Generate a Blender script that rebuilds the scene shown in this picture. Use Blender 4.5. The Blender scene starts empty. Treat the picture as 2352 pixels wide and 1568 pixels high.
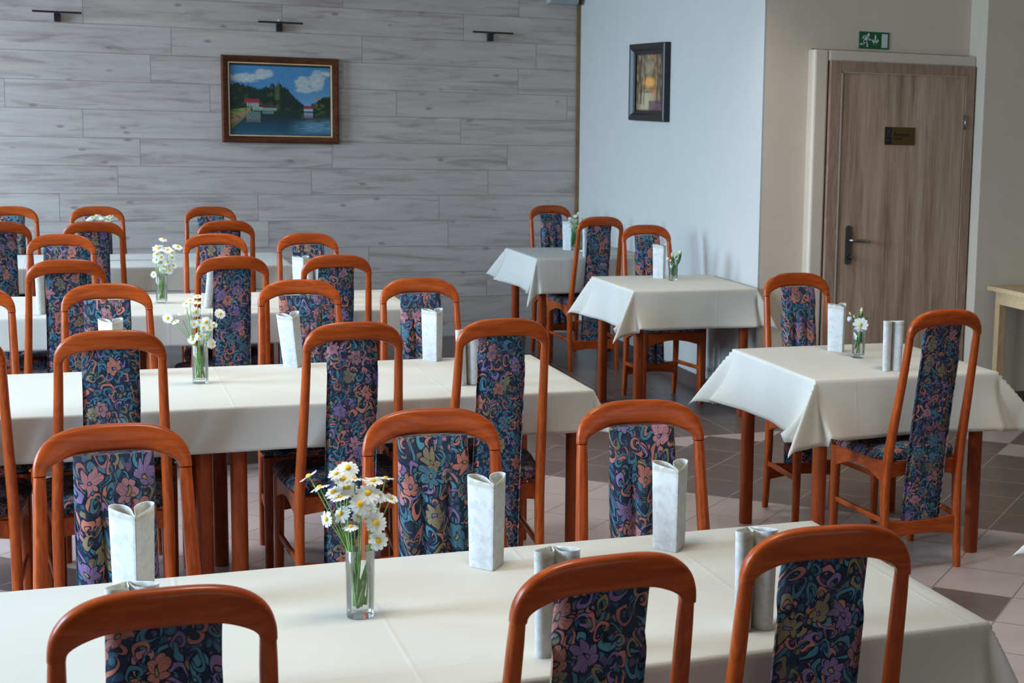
import bpy, bmesh, math, random
from math import sin, cos, pi, radians, hypot, sqrt, atan2
from mathutils import Vector, Matrix
random.seed(7)
S = bpy.context.scene
COL = S.collection

# ------------------------------------------------------------------ camera
YAW, PITCH, ROLL = .4235, .1402, .0289
FPX, PX, PY = 3600., 1762., 763.
fw = Vector((sin(YAW)*cos(PITCH), cos(YAW)*cos(PITCH), -sin(PITCH)))
rt = Vector((cos(YAW), -sin(YAW), 0)); up = rt.cross(fw)
r2 = cos(ROLL)*rt + sin(ROLL)*up; u2 = -sin(ROLL)*rt + cos(ROLL)*up
cam = bpy.data.cameras.new('camera'); camo = bpy.data.objects.new('camera', cam); COL.objects.link(camo)
m = Matrix.Identity(4)
for i, v in enumerate((r2, u2, -fw)):
    for j in range(3): m[j][i] = v[j]
m[0][3], m[1][3], m[2][3] = 0, 0, 1.75
camo.matrix_world = m
cam.sensor_width = 36; cam.lens = FPX/2352*36
cam.shift_x = (1176-PX)/2352; cam.shift_y = (PY-784)/2352
cam.clip_start = .05
cam.dof.use_dof = True; cam.dof.focus_distance = 4.2; cam.dof.aperture_fstop = 14
S.camera = camo

# ------------------------------------------------------------------ exposure, world, daylight
S.view_settings.view_transform = 'Standard'; S.view_settings.look = 'None'
S.view_settings.gamma = 1; S.view_settings.use_curve_mapping = False
S.view_settings.exposure = .86
W = bpy.data.worlds.new('world'); S.world = W; W.use_nodes = True
wn = W.node_tree; bg = wn.nodes['Background']
bg.inputs[0].default_value = (.62, .74, 1, 1); bg.inputs[1].default_value = .55

def area(name, loc, size, rot, power, col):
    l = bpy.data.lights.new(name, 'AREA'); l.shape = 'RECTANGLE'; l.size, l.size_y = size
    l.energy = power; l.color = col
    o = bpy.data.objects.new(name, l); COL.objects.link(o); o.location = loc; o.rotation_euler = rot
    return o
XL = -3.4            # left wall plane
WINS = [(2.7, 4.3), (5.4, 7.2), (9.2, 10.9)]
WZ0, WZ1 = 1.0, 2.75
for (a, b), pw in zip(WINS, (140, 135, 190)):    # daylight entering each window of the left wall, falling downwards into the room
    area('window_and_fill_light', (XL-.22, (a+b)/2, (WZ0+WZ1)/2+.05), (WZ1-WZ0+.1, b-a), (0, radians(-54), 0), pw, (.55, .76, 1)).data.spread = radians(125)

area('window_and_fill_light', (1.7, -2.38, 1.65), (3.4, 1.5), (radians(90), 0, 0), 12, (1, .93, .84))     # weak fill added behind the camera to lift the hanging cloth edges
# warm ceiling lamps, added unseen above the frame for steep overhead light (their fixtures are built with the ceiling)
ADDED_LAMPS = [(.6, 2.9), (.6, 5.75), (.6, 8.2), (2.9, 4.6), (2.9, 7.5)]
for x, y in ADDED_LAMPS: area('added_lamp_light', (x, y, 3.02), (.58, .58), (0, 0, 0), 7.6, (1, .94, .86)).data.spread = radians(110)

# ------------------------------------------------------------------ helpers
def link(name, me, mat=None, parent=None, smooth=False):
    o = bpy.data.objects.new(name, me); COL.objects.link(o)
    if mat is not None: me.materials.append(mat)
    if smooth:
        for p in me.polygons: p.use_smooth = True
    if parent is not None: o.parent = parent
    return o
def bmobj(name, bm, mat=None, parent=None, smooth=False, bevel=0, sharp=None):
    bmesh.ops.recalc_face_normals(bm, faces=bm.faces)
    me = bpy.data.meshes.new(name); bm.to_mesh(me); bm.free()
    o = link(name, me, mat, parent, smooth)
    if bevel:
        md = o.modifiers.new('bevel', 'BEVEL'); md.width = bevel; md.segments = 2; md.limit_method = 'ANGLE'
    if sharp is not None: me.set_sharp_from_angle(angle=radians(sharp))
    return o
def tag(o, label=None, cat=None, group=None, kind=None):
    if label: o['label'] = label
    if cat: o['category'] = cat
    if group: o['group'] = group
    if kind: o['kind'] = kind
    return o
def empty(name, loc=(0, 0, 0), rz=0):
    o = bpy.data.objects.new(name, None); COL.objects.link(o); o.location = loc; o.rotation_euler = (0, 0, rz)
    o.empty_display_size = .05
    return o
def copy_tree(o, parent=None):
    c = o.copy(); COL.objects.link(c)
    if parent is not None: c.parent = parent
    for ch in list(o.children): copy_tree(ch, c)
    return c
def box(bm, x0, x1, y0, y1, z0, z1):
    v = [bm.verts.new(p) for p in ((x0,y0,z0),(x1,y0,z0),(x1,y1,z0),(x0,y1,z0),(x0,y0,z1),(x1,y0,z1),(x1,y1,z1),(x0,y1,z1))]
    for f in ((0,3,2,1),(4,5,6,7),(0,1,5,4),(1,2,6,5),(2,3,7,6),(3,0,4,7)): bm.faces.new([v[i] for i in f])
def loft(bm, rings, closed=True, caps=True):
    R = [[bm.verts.new(p) for p in r] for r in rings]
    n = len(R[0])
    for a, b in zip(R, R[1:]):
        for i in range(n if closed else n-1):
            j = (i+1) % n
            bm.faces.new((a[i], a[j], b[j], b[i]))
    if caps and closed:
        bm.faces.new(R[0][::-1]); bm.faces.new(R[-1])
    return R
def tube(bm, pts, rad, n=8):
    pts = [Vector(p) for p in pts]; rings = []
    for i, p in enumerate(pts):
        t = (pts[min(i+1, len(pts)-1)] - pts[max(i-1, 0)]).normalized()
        a = t.cross(Vector((0, 1, 0)) if abs(t.y) < .9 else Vector((1, 0, 0))).normalized(); b = t.cross(a)
        r = rad[i] if isinstance(rad, (list, tuple)) else rad
        rings.append([p + a*r*cos(2*pi*k/n) + b*r*sin(2*pi*k/n) for k in range(n)])
    loft(bm, rings)
def sup(c, ax, ay, w, d, n=16, e=3.0):
    """superellipse ring around c in the plane of unit vectors ax, ay"""
    out = []
    for k in range(n):
        t = 2*pi*(k+.5)/n; x, y = cos(t), sin(t)
        x = math.copysign(abs(x)**(2/e), x); y = math.copysign(abs(y)**(2/e), y)
        out.append(Vector(c) + Vector(ax)*x*w/2 + Vector(ay)*y*d/2)
    return out
def lerp_path(P, z):
    for a, b in zip(P, P[1:]):
        if (a[0]-z)*(b[0]-z) <= 0:
            t = (z-a[0])/(b[0]-a[0]); return [a[i]+(b[i]-a[i])*t for i in range(len(a))]
    return list(P[-1])

# ------------------------------------------------------------------ materials
def mat(name):
    M = bpy.data.materials.new(name); M.use_nodes = True
    nt = M.node_tree; b = nt.nodes['Principled BSDF']
    return M, nt, b
def N(nt, t, **kw):
    n = nt.nodes.new(t)
    for k, v in kw.items():
        if k.startswith('i_'):
            n.inputs[k[2:]].default_value = v
        else: setattr(n, k, v)
    return n
def L(nt, a, b): nt.links.new(a, b)
def ramp(nt, stops, interp='LINEAR'):
    n = nt.nodes.new('ShaderNodeValToRGB'); cr = n.color_ramp; cr.interpolation = interp
    while len(cr.elements) < len(stops): cr.elements.new(.5)
    for e, (p, c) in zip(cr.elements, stops): e.position = p; e.color = (*c, 1)
    return n
def mth(nt, op, a=None, b=None, c=None):
    n = nt.nodes.new('ShaderNodeMath'); n.operation = op
    for i, v in enumerate((a, b, c)):
        if v is None: continue
        if isinstance(v, (int, float)): n.inputs[i].default_value = v
        else: nt.links.new(v, n.inputs[i])
    return n.outputs[0]
def plain(name, col, rough=.5, metal=0, noise=0, spec=.5, nscale=8):
    M, nt, b = mat(name)
    b.inputs['Base Color'].default_value = (*col, 1); b.inputs['Roughness'].default_value = rough
    b.inputs['Metallic'].default_value = metal; b.inputs['Specular IOR Level'].default_value = spec
    if noise:
        tc = N(nt, 'ShaderNodeTexCoord'); nz = N(nt, 'ShaderNodeTexNoise', i_Scale=nscale, i_Detail=5.)
        L(nt, tc.outputs['Object'], nz.inputs['Vector'])
        r = ramp(nt, [(.3, tuple(c*(1-noise) for c in col)), (.7, tuple(min(1, c*(1+noise)) for c in col))])
        L(nt, nz.outputs[0], r.inputs[0]); L(nt, r.outputs[0], b.inputs['Base Color'])
    return M

def wood(name, c1, c2, rough, axis, scale=1., coat=0.):
    """stained wood with the grain running along the given axis"""
    M, nt, b = mat(name)
    tc = N(nt, 'ShaderNodeTexCoord'); mp = N(nt, 'ShaderNodeMapping')
    s = [9*scale]*3; s[axis] = 1.2*scale; mp.inputs['Scale'].default_value = s
    oi = N(nt, 'ShaderNodeObjectInfo'); ad = N(nt, 'ShaderNodeVectorMath', operation='ADD')
    cb = N(nt, 'ShaderNodeCombineXYZ'); rr = mth(nt, 'MULTIPLY', oi.outputs['Random'], 7.)
    for i in range(3): L(nt, rr, cb.inputs[i])
    L(nt, tc.outputs['Object'], ad.inputs[0]); L(nt, cb.outputs[0], ad.inputs[1]); L(nt, ad.outputs[0], mp.inputs[0])
    n1 = N(nt, 'ShaderNodeTexNoise', i_Scale=1.6, i_Detail=3., i_Distortion=.8); L(nt, mp.outputs[0], n1.inputs['Vector'])
    w = mth(nt, 'SINE', mth(nt, 'MULTIPLY', n1.outputs[0], 42.))
    n2 = N(nt, 'ShaderNodeTexNoise', i_Scale=14., i_Detail=4.); L(nt, mp.outputs[0], n2.inputs['Vector'])
    v = mth(nt, 'ADD', mth(nt, 'MULTIPLY', mth(nt, 'ADD', mth(nt, 'MULTIPLY', w, .5), .5), .30), mth(nt, 'MULTIPLY', n2.outputs[0], .7))
    r = ramp(nt, [(.15, c1), (.85, c2)]); L(nt, v, r.inputs[0]); L(nt, r.outputs[0], b.inputs['Base Color'])
    b.inputs['Roughness'].default_value = rough
    b.inputs['Coat Weight'].default_value = coat*.6; b.inputs['Specular IOR Level'].default_value = .2; b.inputs['Coat Roughness'].default_value = .12
    return M
WC1, WC2 = (.24, .034, .004), (.44, .078, .009)
M_WX = wood('chair_wood_across', WC1, WC2, .34, 0, coat=.25)
M_WZ = wood('chair_wood_upright', WC1, WC2, .34, 2, coat=.25)
M_WY = wood('chair_wood_depth', WC1, WC2, .34, 1, coat=.25)
M_TW = wood('table_wood', (.20, .033, .008), (.33, .062, .012), .4, 2)
M_PINE = wood('pale_pine', (.50, .34, .17), (.66, .47, .26), .5, 0)

def fabric():
    """woven upholstery: navy ground with coral, teal, mauve and olive flowers and scrolls"""
    M, nt, b = mat('paisley_upholstery')
    tc = N(nt, 'ShaderNodeTexCoord'); oi = N(nt, 'ShaderNodeObjectInfo'); sx = N(nt, 'ShaderNodeSeparateXYZ'); L(nt, tc.outputs['Object'], sx.inputs[0])
    q = N(nt, 'ShaderNodeCombineXYZ'); R = mth(nt, 'MULTIPLY', oi.outputs['Random'], 9.)
    L(nt, mth(nt, 'ADD', sx.outputs[0], R), q.inputs[0]); L(nt, mth(nt, 'ADD', mth(nt, 'ADD', sx.outputs[1], sx.outputs[2]), R), q.inputs[1])
    def warp(src, scale, amp):
        dn = N(nt, 'ShaderNodeTexNoise', i_Scale=scale, i_Detail=1., noise_dimensions='2D'); L(nt, src, dn.inputs['Vector'])
        sb = N(nt, 'ShaderNodeVectorMath', operation='SUBTRACT'); sb.inputs[1].default_value = (.5, .5, .5); L(nt, dn.outputs['Color'], sb.inputs[0])
        sc = N(nt, 'ShaderNodeVectorMath', operation='SCALE'); sc.inputs['Scale'].default_value = amp; L(nt, sb.outputs[0], sc.inputs[0])
        p = N(nt, 'ShaderNodeVectorMath', operation='ADD'); L(nt, src, p.inputs[0]); L(nt, sc.outputs[0], p.inputs[1]); return p.outputs[0]
    def sstep(v, lo, hi):
        n = N(nt, 'ShaderNodeMapRange', interpolation_type='SMOOTHSTEP'); L(nt, v, n.inputs[0]); n.inputs[1].default_value = lo; n.inputs[2].default_value = hi; return n.outputs[0]
    def cell(p, scale):
        v = N(nt, 'ShaderNodeTexVoronoi', feature='F1', voronoi_dimensions='2D', i_Scale=scale, i_Randomness=1.); L(nt, p, v.inputs['Vector'])
        ms = N(nt, 'ShaderNodeVectorMath', operation='SUBTRACT'); L(nt, p, ms.inputs[0]); L(nt, v.outputs['Position'], ms.inputs[1])
        sp = N(nt, 'ShaderNodeSeparateXYZ'); L(nt, ms.outputs[0], sp.inputs[0]); sc = N(nt, 'ShaderNodeSeparateColor'); L(nt, v.outputs['Color'], sc.inputs[0])
        th = mth(nt, 'ADD', mth(nt, 'ARCTAN2', sp.outputs[1], sp.outputs[0]), mth(nt, 'MULTIPLY', sc.outputs[1], 6.28))
        return v.outputs['Distance'], th, sc.outputs[0], sc.outputs[2]
    def over(base, m, col):
        n = N(nt, 'ShaderNodeMix', data_type='RGBA'); L(nt, m, n.inputs[0])
        if isinstance(base, tuple): n.inputs[6].default_value = (*base, 1)
        else: L(nt, base, n.inputs[6])
        if isinstance(col, tuple): n.inputs[7].default_value = (*col, 1)
        else: L(nt, col, n.inputs[7])
        return n.outputs[2]
    coral, teal, mauve, olive, rose = (.50, .19, .14), (.075, .20, .27), (.24, .16, .33), (.27, .22, .12), (.46, .21, .23)
    c = (.022, .034, .062)
    # small leaves and dots
    d, th, h, h2 = cell(warp(q.outputs[0], 60., .012), 62.)
    r = ramp(nt, [(0, teal), (.3, (.05, .13, .20)), (.55, olive), (.75, (.14, .09, .19)), (.9, rose)], 'CONSTANT'); L(nt, h, r.inputs[0])
    c = over(c, mth(nt, 'MULTIPLY', sstep(d, .42, .30), .75), r.outputs[0])
    # hooked scrolls
    for sc_, off, wd, pal in ((21., .31, .10, [(0, teal), (.4, coral), (.6, (.09, .26, .33)), (.85, rose)]), (33., .77, .12, [(0, coral), (.35, teal), (.6, mauve), (.8, olive)])):
        o = N(nt, 'ShaderNodeVectorMath', operation='ADD'); o.inputs[1].default_value = (off, off*1.7, 0); L(nt, warp(q.outputs[0], 22., .030), o.inputs[0])
        d, th, h, h2 = cell(o.outputs[0], sc_)
        sp = mth(nt, 'FRACT', mth(nt, 'DIVIDE', th, 6.2832))
        rad = mth(nt, 'ADD', .16, mth(nt, 'MULTIPLY', sp, .34)); band = mth(nt, 'ABSOLUTE', mth(nt, 'SUBTRACT', d, rad))
        w = mth(nt, 'MULTIPLY', mth(nt, 'SINE', mth(nt, 'MULTIPLY', sp, 3.1416)), wd)
        k = sstep(mth(nt, 'SUBTRACT', w, band), -.005, .03); ko = sstep(mth(nt, 'SUBTRACT', w, band), -.06, -.03)
        r = ramp(nt, pal, 'CONSTANT'); L(nt, h, r.inputs[0])
        c = over(c, ko, (.009, .016, .03)); c = over(c, k, r.outputs[0])
    # open flowers
    o = N(nt, 'ShaderNodeVectorMath', operation='ADD'); o.inputs[1].default_value = (3.1, 1.3, 0); L(nt, warp(q.outputs[0], 30., .028), o.inputs[0])
    d, th, h, h2 = cell(o.outputs[0], 15.5)
    pet = mth(nt, 'ABSOLUTE', mth(nt, 'SINE', mth(nt, 'MULTIPLY', th, 3.))); rr = mth(nt, 'ADD', .22, mth(nt, 'MULTIPLY', pet, .13))
    e = mth(nt, 'SUBTRACT', rr, d); r = ramp(nt, [(0, rose), (.25, mauve), (.5, coral), (.7, olive), (.85, teal)], 'CONSTANT'); L(nt, h, r.inputs[0])
    on = sstep(h2, .30, .31); fm = mth(nt, 'MULTIPLY', sstep(e, -.005, .02), on)
    c = over(c, mth(nt, 'MULTIPLY', sstep(e, -.05, -.02), on), (.009, .016, .03)); c = over(c, fm, r.outputs[0])
    vein = mth(nt, 'ABSOLUTE', mth(nt, 'SINE', mth(nt, 'MULTIPLY', th, 9.))); c = over(c, mth(nt, 'MULTIPLY', mth(nt, 'MULTIPLY', sstep(vein, .55, .1), fm), .55), (.09, .07, .09))
    c = over(c, mth(nt, 'MULTIPLY', sstep(pet, .25, .05), mth(nt, 'MULTIPLY', fm, .8)), (.02, .025, .045))
    c = over(c, mth(nt, 'MULTIPLY', sstep(d, .10, .08), on), (.012, .02, .035)); r = ramp(nt, [(0, olive), (.5, (.34, .25, .10)), (.8, mauve)], 'CONSTANT'); L(nt, h2, r.inputs[0]); c = over(c, mth(nt, 'MULTIPLY', sstep(d, .07, .05), on), r.outputs[0])
    hz = N(nt, 'ShaderNodeTexNoise', i_Scale=14., i_Detail=3.); L(nt, q.outputs[0], hz.inputs['Vector']); c = over(c, mth(nt, 'MULTIPLY', sstep(hz.outputs[0], .35, .75), .5), (.045, .045, .065))
    L(nt, c, b.inputs['Base Color'])
    b.inputs['Roughness'].default_value = .85; b.inputs['Specular IOR Level'].default_value = .06; b.inputs['Sheen Weight'].default_value = .04
    wv = N(nt, 'ShaderNodeTexNoise', i_Scale=900.); L(nt, tc.outputs['Object'], wv.inputs['Vector']); bp = N(nt, 'ShaderNodeBump', i_Strength=.3, i_Distance=.0006); L(nt, wv.outputs[0], bp.inputs['Height']); L(nt, bp.outputs[0], b.inputs['Normal'])
    return M
M_FAB = fabric()

def translucent(nt, b, f, col, bump=None):
    t = N(nt, 'ShaderNodeBsdfTranslucent'); t.inputs[0].default_value = (*col, 1); mx = N(nt, 'ShaderNodeMixShader'); mx.inputs[0].default_value = f
    L(nt, b.outputs[0], mx.inputs[1]); L(nt, t.outputs[0], mx.inputs[2]); L(nt, mx.outputs[0], nt.nodes['Material Output'].inputs[0])
def cloth_mat():
    M, nt, b = mat('ivory_cloth')
    b.inputs['Base Color'].default_value = (.70, .675, .60, 1); b.inputs['Roughness'].default_value = .75
    b.inputs['Specular IOR Level'].default_value = .25
    tc = N(nt, 'ShaderNodeTexCoord'); mp = N(nt, 'ShaderNodeMapping'); mp.inputs['Scale'].default_value = (3, 60, 60)
    L(nt, tc.outputs['Object'], mp.inputs[0])
    n = N(nt, 'ShaderNodeTexNoise', i_Scale=5., i_Detail=4.); L(nt, mp.outputs[0], n.inputs['Vector'])
    n2 = N(nt, 'ShaderNodeTexNoise', i_Scale=2.6, i_Detail=2.); L(nt, tc.outputs['Object'], n2.inputs['Vector'])
    # ironed folds
    sx = N(nt, 'ShaderNodeSeparateXYZ'); L(nt, tc.outputs['Object'], sx.inputs[0])
    def crease(sock, per, off):
        f = mth(nt, 'FRACT', mth(nt, 'ADD', mth(nt, 'DIVIDE', sock, per), off))
        d = mth(nt, 'MULTIPLY', mth(nt, 'ABSOLUTE', mth(nt, 'SUBTRACT', f, .5)), per)
        return mth(nt, 'MAXIMUM', mth(nt, 'SUBTRACT', 1., mth(nt, 'DIVIDE', d, .007)), 0.)
    cr = mth(nt, 'MAXIMUM', crease(sx.outputs[0], .36, .15), crease(sx.outputs[1], .30, .5))
    h = mth(nt, 'ADD', mth(nt, 'MULTIPLY', n.outputs[0], .16), mth(nt, 'ADD', mth(nt, 'MULTIPLY', cr, .28), mth(nt, 'MULTIPLY', n2.outputs[0], 3.)))
    bp = N(nt, 'ShaderNodeBump', i_Strength=.55, i_Distance=.003); L(nt, h, bp.inputs['Height']); L(nt, bp.outputs[0], b.inputs['Normal'])
    translucent(nt, b, .27, (.66, .58, .40))
    return M
M_CLOTH = cloth_mat()

def napkin_mat():
    M, nt, b = mat('embossed_white_napkin')
    tc = N(nt, 'ShaderNodeTexCoord')
    n = N(nt, 'ShaderNodeTexNoise', i_Scale=38., i_Detail=3., i_Distortion=1.5); L(nt, tc.outputs['Object'], n.inputs['Vector'])
    r = ramp(nt, [(.40, (.62, .635, .64)), (.56, (.76, .765, .76))]); L(nt, n.outputs[0], r.inputs[0])
    sx = N(nt, 'ShaderNodeSeparateXYZ'); L(nt, tc.outputs['Object'], sx.inputs[0])
    e = ramp(nt, [(.0, (1, 1, 1)), (.925, (1, 1, 1)), (.945, (.74, .68, .52)), (.975, (.80, .75, .60)), (.99, (1, 1, 1))])
    L(nt, mth(nt, 'ADD', mth(nt, 'DIVIDE', sx.outputs[2], .195), mth(nt, 'MULTIPLY', mth(nt, 'SUBTRACT', n.outputs[0], .5), .05)), e.inputs[0])
    mx = N(nt, 'ShaderNodeMix', data_type='RGBA', blend_type='MULTIPLY'); mx.inputs[0].default_value = .7
    L(nt, r.outputs[0], mx.inputs[6]); L(nt, e.outputs[0], mx.inputs[7]); L(nt, mx.outputs[2], b.inputs['Base Color'])
    b.inputs['Roughness'].default_value = .8
    bp = N(nt, 'ShaderNodeBump', i_Strength=.5, i_Distance=.001); L(nt, n.outputs[0], bp.inputs['Height']); L(nt, bp.outputs[0], b.inputs['Normal'])
    translucent(nt, b, .33, (.80, .74, .60))
    return M
M_NAP = napkin_mat()

def planks():
    """pale laminate boards .1905 high, staggered"""
    M, nt, b = mat('grey_laminate_planks')
    tc = N(nt, 'ShaderNodeTexCoord'); sx = N(nt, 'ShaderNodeSeparateXYZ'); L(nt, tc.outputs['Object'], sx.inputs[0])
    X, Z = sx.outputs[0], sx.outputs[2]
    zz = mth(nt, 'DIVIDE', mth(nt, 'SUBTRACT', Z, .106), .1905)
    row = mth(nt, 'FLOOR', zz); fz = mth(nt, 'FRACT', zz)
    wn_ = N(nt, 'ShaderNodeTexWhiteNoise', noise_dimensions='1D'); L(nt, row, wn_.inputs['W'])
    xx = mth(nt, 'ADD', mth(nt, 'DIVIDE', X, 1.29), mth(nt, 'MULTIPLY', wn_.outputs[0], 5.))
    ci = mth(nt, 'FLOOR', xx); fx = mth(nt, 'FRACT', xx)
    dz = mth(nt, 'MULTIPLY', mth(nt, 'SUBTRACT', .5, mth(nt, 'ABSOLUTE', mth(nt, 'SUBTRACT', fz, .5))), .1905)
    dx = mth(nt, 'MULTIPLY', mth(nt, 'SUBTRACT', .5, mth(nt, 'ABSOLUTE', mth(nt, 'SUBTRACT', fx, .5))), 1.29)
    groove = mth(nt, 'LESS_THAN', mth(nt, 'MINIMUM', dz, dx), .0022)
    cb = N(nt, 'ShaderNodeCombineXYZ')
    L(nt, mth(nt, 'ADD', mth(nt, 'MULTIPLY', X, .9), mth(nt, 'MULTIPLY', ci, 3.7)), cb.inputs[0])
    L(nt, mth(nt, 'MULTIPLY', row, 5.3), cb.inputs[1]); L(nt, mth(nt, 'MULTIPLY', Z, 9.), cb.inputs[2])
    n1 = N(nt, 'ShaderNodeTexNoise', i_Scale=1.6, i_Detail=6., i_Roughness=.62, i_Distortion=.8); L(nt, cb.outputs[0], n1.inputs['Vector'])
    r1 = ramp(nt, [(.28, (.27, .21, .18)), (.45, (.42, .35, .305)), (.72, (.51, .437, .385))]); L(nt, n1.outputs[0], r1.inputs[0])
    # dark reddish streaks and small knots
    cb2 = N(nt, 'ShaderNodeCombineXYZ')
    L(nt, mth(nt, 'ADD', mth(nt, 'MULTIPLY', X, 1.3), mth(nt, 'MULTIPLY', ci, 9.1)), cb2.inputs[0])
    L(nt, mth(nt, 'MULTIPLY', row, 2.3), cb2.inputs[1]); L(nt, mth(nt, 'MULTIPLY', Z, 16.), cb2.inputs[2])
    n2 = N(nt, 'ShaderNodeTexNoise', i_Scale=1.2, i_Detail=4., i_Distortion=1.); L(nt, cb2.outputs[0], n2.inputs['Vector'])
    st = ramp(nt, [(.57, (0, 0, 0)), (.72, (1, 1, 1))]); L(nt, n2.outputs[0], st.inputs[0])
    cb3 = N(nt, 'ShaderNodeCombineXYZ'); L(nt, mth(nt, 'MULTIPLY', X, 4.), cb3.inputs[0]); L(nt, mth(nt, 'MULTIPLY', Z, 9.), cb3.inputs[2]); L(nt, row, cb3.inputs[1])
    vo = N(nt, 'ShaderNodeTexVoronoi', i_Scale=1.); L(nt, cb3.outputs[0], vo.inputs['Vector'])
    kn = ramp(nt, [(.05, (1, 1, 1)), (.14, (0, 0, 0))]); L(nt, vo.outputs['Distance'], kn.inputs[0])
    f = mth(nt, 'MAXIMUM', mth(nt, 'MULTIPLY', st.outputs[0], .55), mth(nt, 'MULTIPLY', kn.outputs[0], .8))
    mx = N(nt, 'ShaderNodeMix', data_type='RGBA'); L(nt, f, mx.inputs[0]); L(nt, r1.outputs[0], mx.inputs[6]); mx.inputs[7].default_value = (.22, .15, .14, 1)
    m2 = N(nt, 'ShaderNodeMix', data_type='RGBA'); L(nt, mth(nt, 'MULTIPLY', groove, .65), m2.inputs[0]); L(nt, mx.outputs[2], m2.inputs[6]); m2.inputs[7].default_value = (.13, .11, .10, 1)
    L(nt, m2.outputs[2], b.inputs['Base Color']); b.inputs['Roughness'].default_value = .6
    return M
M_PLANK = planks()

def tiles():
    """0.303 m tiles: laid diagonally in light and dark bands, with a dark border laid square along the back"""
    M, nt, b = mat('brown_floor_tiles')
    tc = N(nt, 'ShaderNodeTexCoord'); sx = N(nt, 'ShaderNodeSeparateXYZ'); L(nt, tc.outputs['Object'], sx.inputs[0])
    X, Y = sx.outputs[0], sx.outputs[1]; k = .70710678
    u = mth(nt, 'MULTIPLY', mth(nt, 'ADD', X, Y), k); v = mth(nt, 'MULTIPLY', mth(nt, 'SUBTRACT', Y, X), k)
    T = .3025
    bord = mth(nt, 'GREATER_THAN', Y, 7.725)
    uu = mth(nt, 'DIVIDE', mth(nt, 'SUBTRACT', u, 5.56), T); vv = mth(nt, 'DIVIDE', mth(nt, 'SUBTRACT', v, 1.107), T)
    i, j = mth(nt, 'FLOOR', uu), mth(nt, 'FLOOR', vv)
    bx = mth(nt, 'DIVIDE', mth(nt, 'SUBTRACT', X, 3.61), T); by = mth(nt, 'DIVIDE', mth(nt, 'SUBTRACT', Y, 7.725), T)
    def pick(a, c): # border ? a : c
        n = N(nt, 'ShaderNodeMix'); L(nt, bord, n.inputs[0]); L(nt, c, n.inputs[2]); L(nt, a, n.inputs[3]); return n.outputs[0]
    def edge(s): return mth(nt, 'SUBTRACT', .5, mth(nt, 'ABSOLUTE', mth(nt, 'SUBTRACT', mth(nt, 'FRACT', s), .5)))
    d = pick(mth(nt, 'MINIMUM', edge(bx), edge(by)), mth(nt, 'MINIMUM', edge(uu), edge(vv)))
    grout = mth(nt, 'LESS_THAN', d, .009)
    def eq(s, val): return mth(nt, 'LESS_THAN', mth(nt, 'ABSOLUTE', mth(nt, 'SUBTRACT', s, val)), .5)
    # dark band: rows 3 and beyond, with stepped light tiles on its far side
    dark = mth(nt, 'GREATER_THAN', i, 2.5)
    for (a, c) in ((8, 1), (9, 2), (10, 2), (11, 3), (6, 7), (7, 6), (7, 7), (8, 5), (8, 6), (8, 7)):
        dark = mth(nt, 'SUBTRACT', dark, mth(nt, 'MULTIPLY', eq(i, a), eq(j, c)))
    one = mth(nt, 'MULTIPLY', eq(i, -1), eq(j, 0)); dark = mth(nt, 'MAXIMUM', dark, one)
    dark = mth(nt, 'MAXIMUM', dark, mth(nt, 'MULTIPLY', eq(i, -5), 1.))
    dark = mth(nt, 'MAXIMUM', dark, bord)
    idv = N(nt, 'ShaderNodeCombineXYZ'); L(nt, i, idv.inputs[0]); L(nt, j, idv.inputs[1]); L(nt, mth(nt, 'FLOOR', bx), idv.inputs[2])
    wv = N(nt, 'ShaderNodeTexWhiteNoise', noise_dimensions='3D'); L(nt, idv.outputs[0], wv.inputs['Vector'])
    nz = N(nt, 'ShaderNodeTexNoise', i_Scale=5., i_Detail=5.); L(nt, tc.outputs['Object'], nz.inputs['Vector'])
    lt = ramp(nt, [(.3, (.35, .275, .25)), (.7, (.40, .32, .295))]); L(nt, nz.outputs[0], lt.inputs[0])
    dk = ramp(nt, [(.3, (.105, .074, .064)), (.7, (.13, .095, .084))]); L(nt, nz.outputs[0], dk.inputs[0])
    mx = N(nt, 'ShaderNodeMix', data_type='RGBA'); L(nt, dark, mx.inputs[0]); L(nt, lt.outputs[0], mx.inputs[6]); L(nt, dk.outputs[0], mx.inputs[7])
    mv = N(nt, 'ShaderNodeMix', data_type='RGBA', blend_type='MULTIPLY'); mv.inputs[0].default_value = 1.; L(nt, mx.outputs[2], mv.inputs[6])
    vr = ramp(nt, [(0, (.92, .92, .92)), (1, (1.0, 1.0, 1.0))]); L(nt, wv.outputs['Value'], vr.inputs[0]); L(nt, vr.outputs[0], mv.inputs[7])
    mg = N(nt, 'ShaderNodeMix', data_type='RGBA'); L(nt, grout, mg.inputs[0]); L(nt, mv.outputs[2], mg.inputs[6])
    gl = N(nt, 'ShaderNodeMix', data_type='RGBA'); L(nt, dark, gl.inputs[0]); gl.inputs[6].default_value = (.16, .13, .11, 1); gl.inputs[7].default_value = (.27, .21, .18, 1)
    L(nt, gl.outputs[2], mg.inputs[7]); L(nt, mg.outputs[2], b.inputs['Base Color'])
    b.inputs['Roughness'].default_value = .32; b.inputs['Specular IOR Level'].default_value = .35
    return M
M_TILE = tiles()
M_WHITE = plain('white_wall_paint', (.46, .445, .41), .85, noise=.015, spec=.2)
M_BEIGE = plain('beige_wall_paint', (.63, .535, .425), .85, noise=.02, spec=.2)
M_CEIL = plain('ceiling_paint', (.74, .70, .62), .9, spec=.2)
M_DKTILE = plain('skirting_tile', (.10, .07, .062), .35, noise=.15)
M_STRIP = plain('brown_corner_strip', (.20, .115, .05), .5, noise=.2)
M_GREYTRIM = plain('pale_grey_trim', (.42, .40, .38), .6)
M_BLACK = plain('matt_black_metal', (.006, .006, .007), .45)
M_BFRAME = plain('black_frame_lacquer', (.008, .008, .009), .3)
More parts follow.
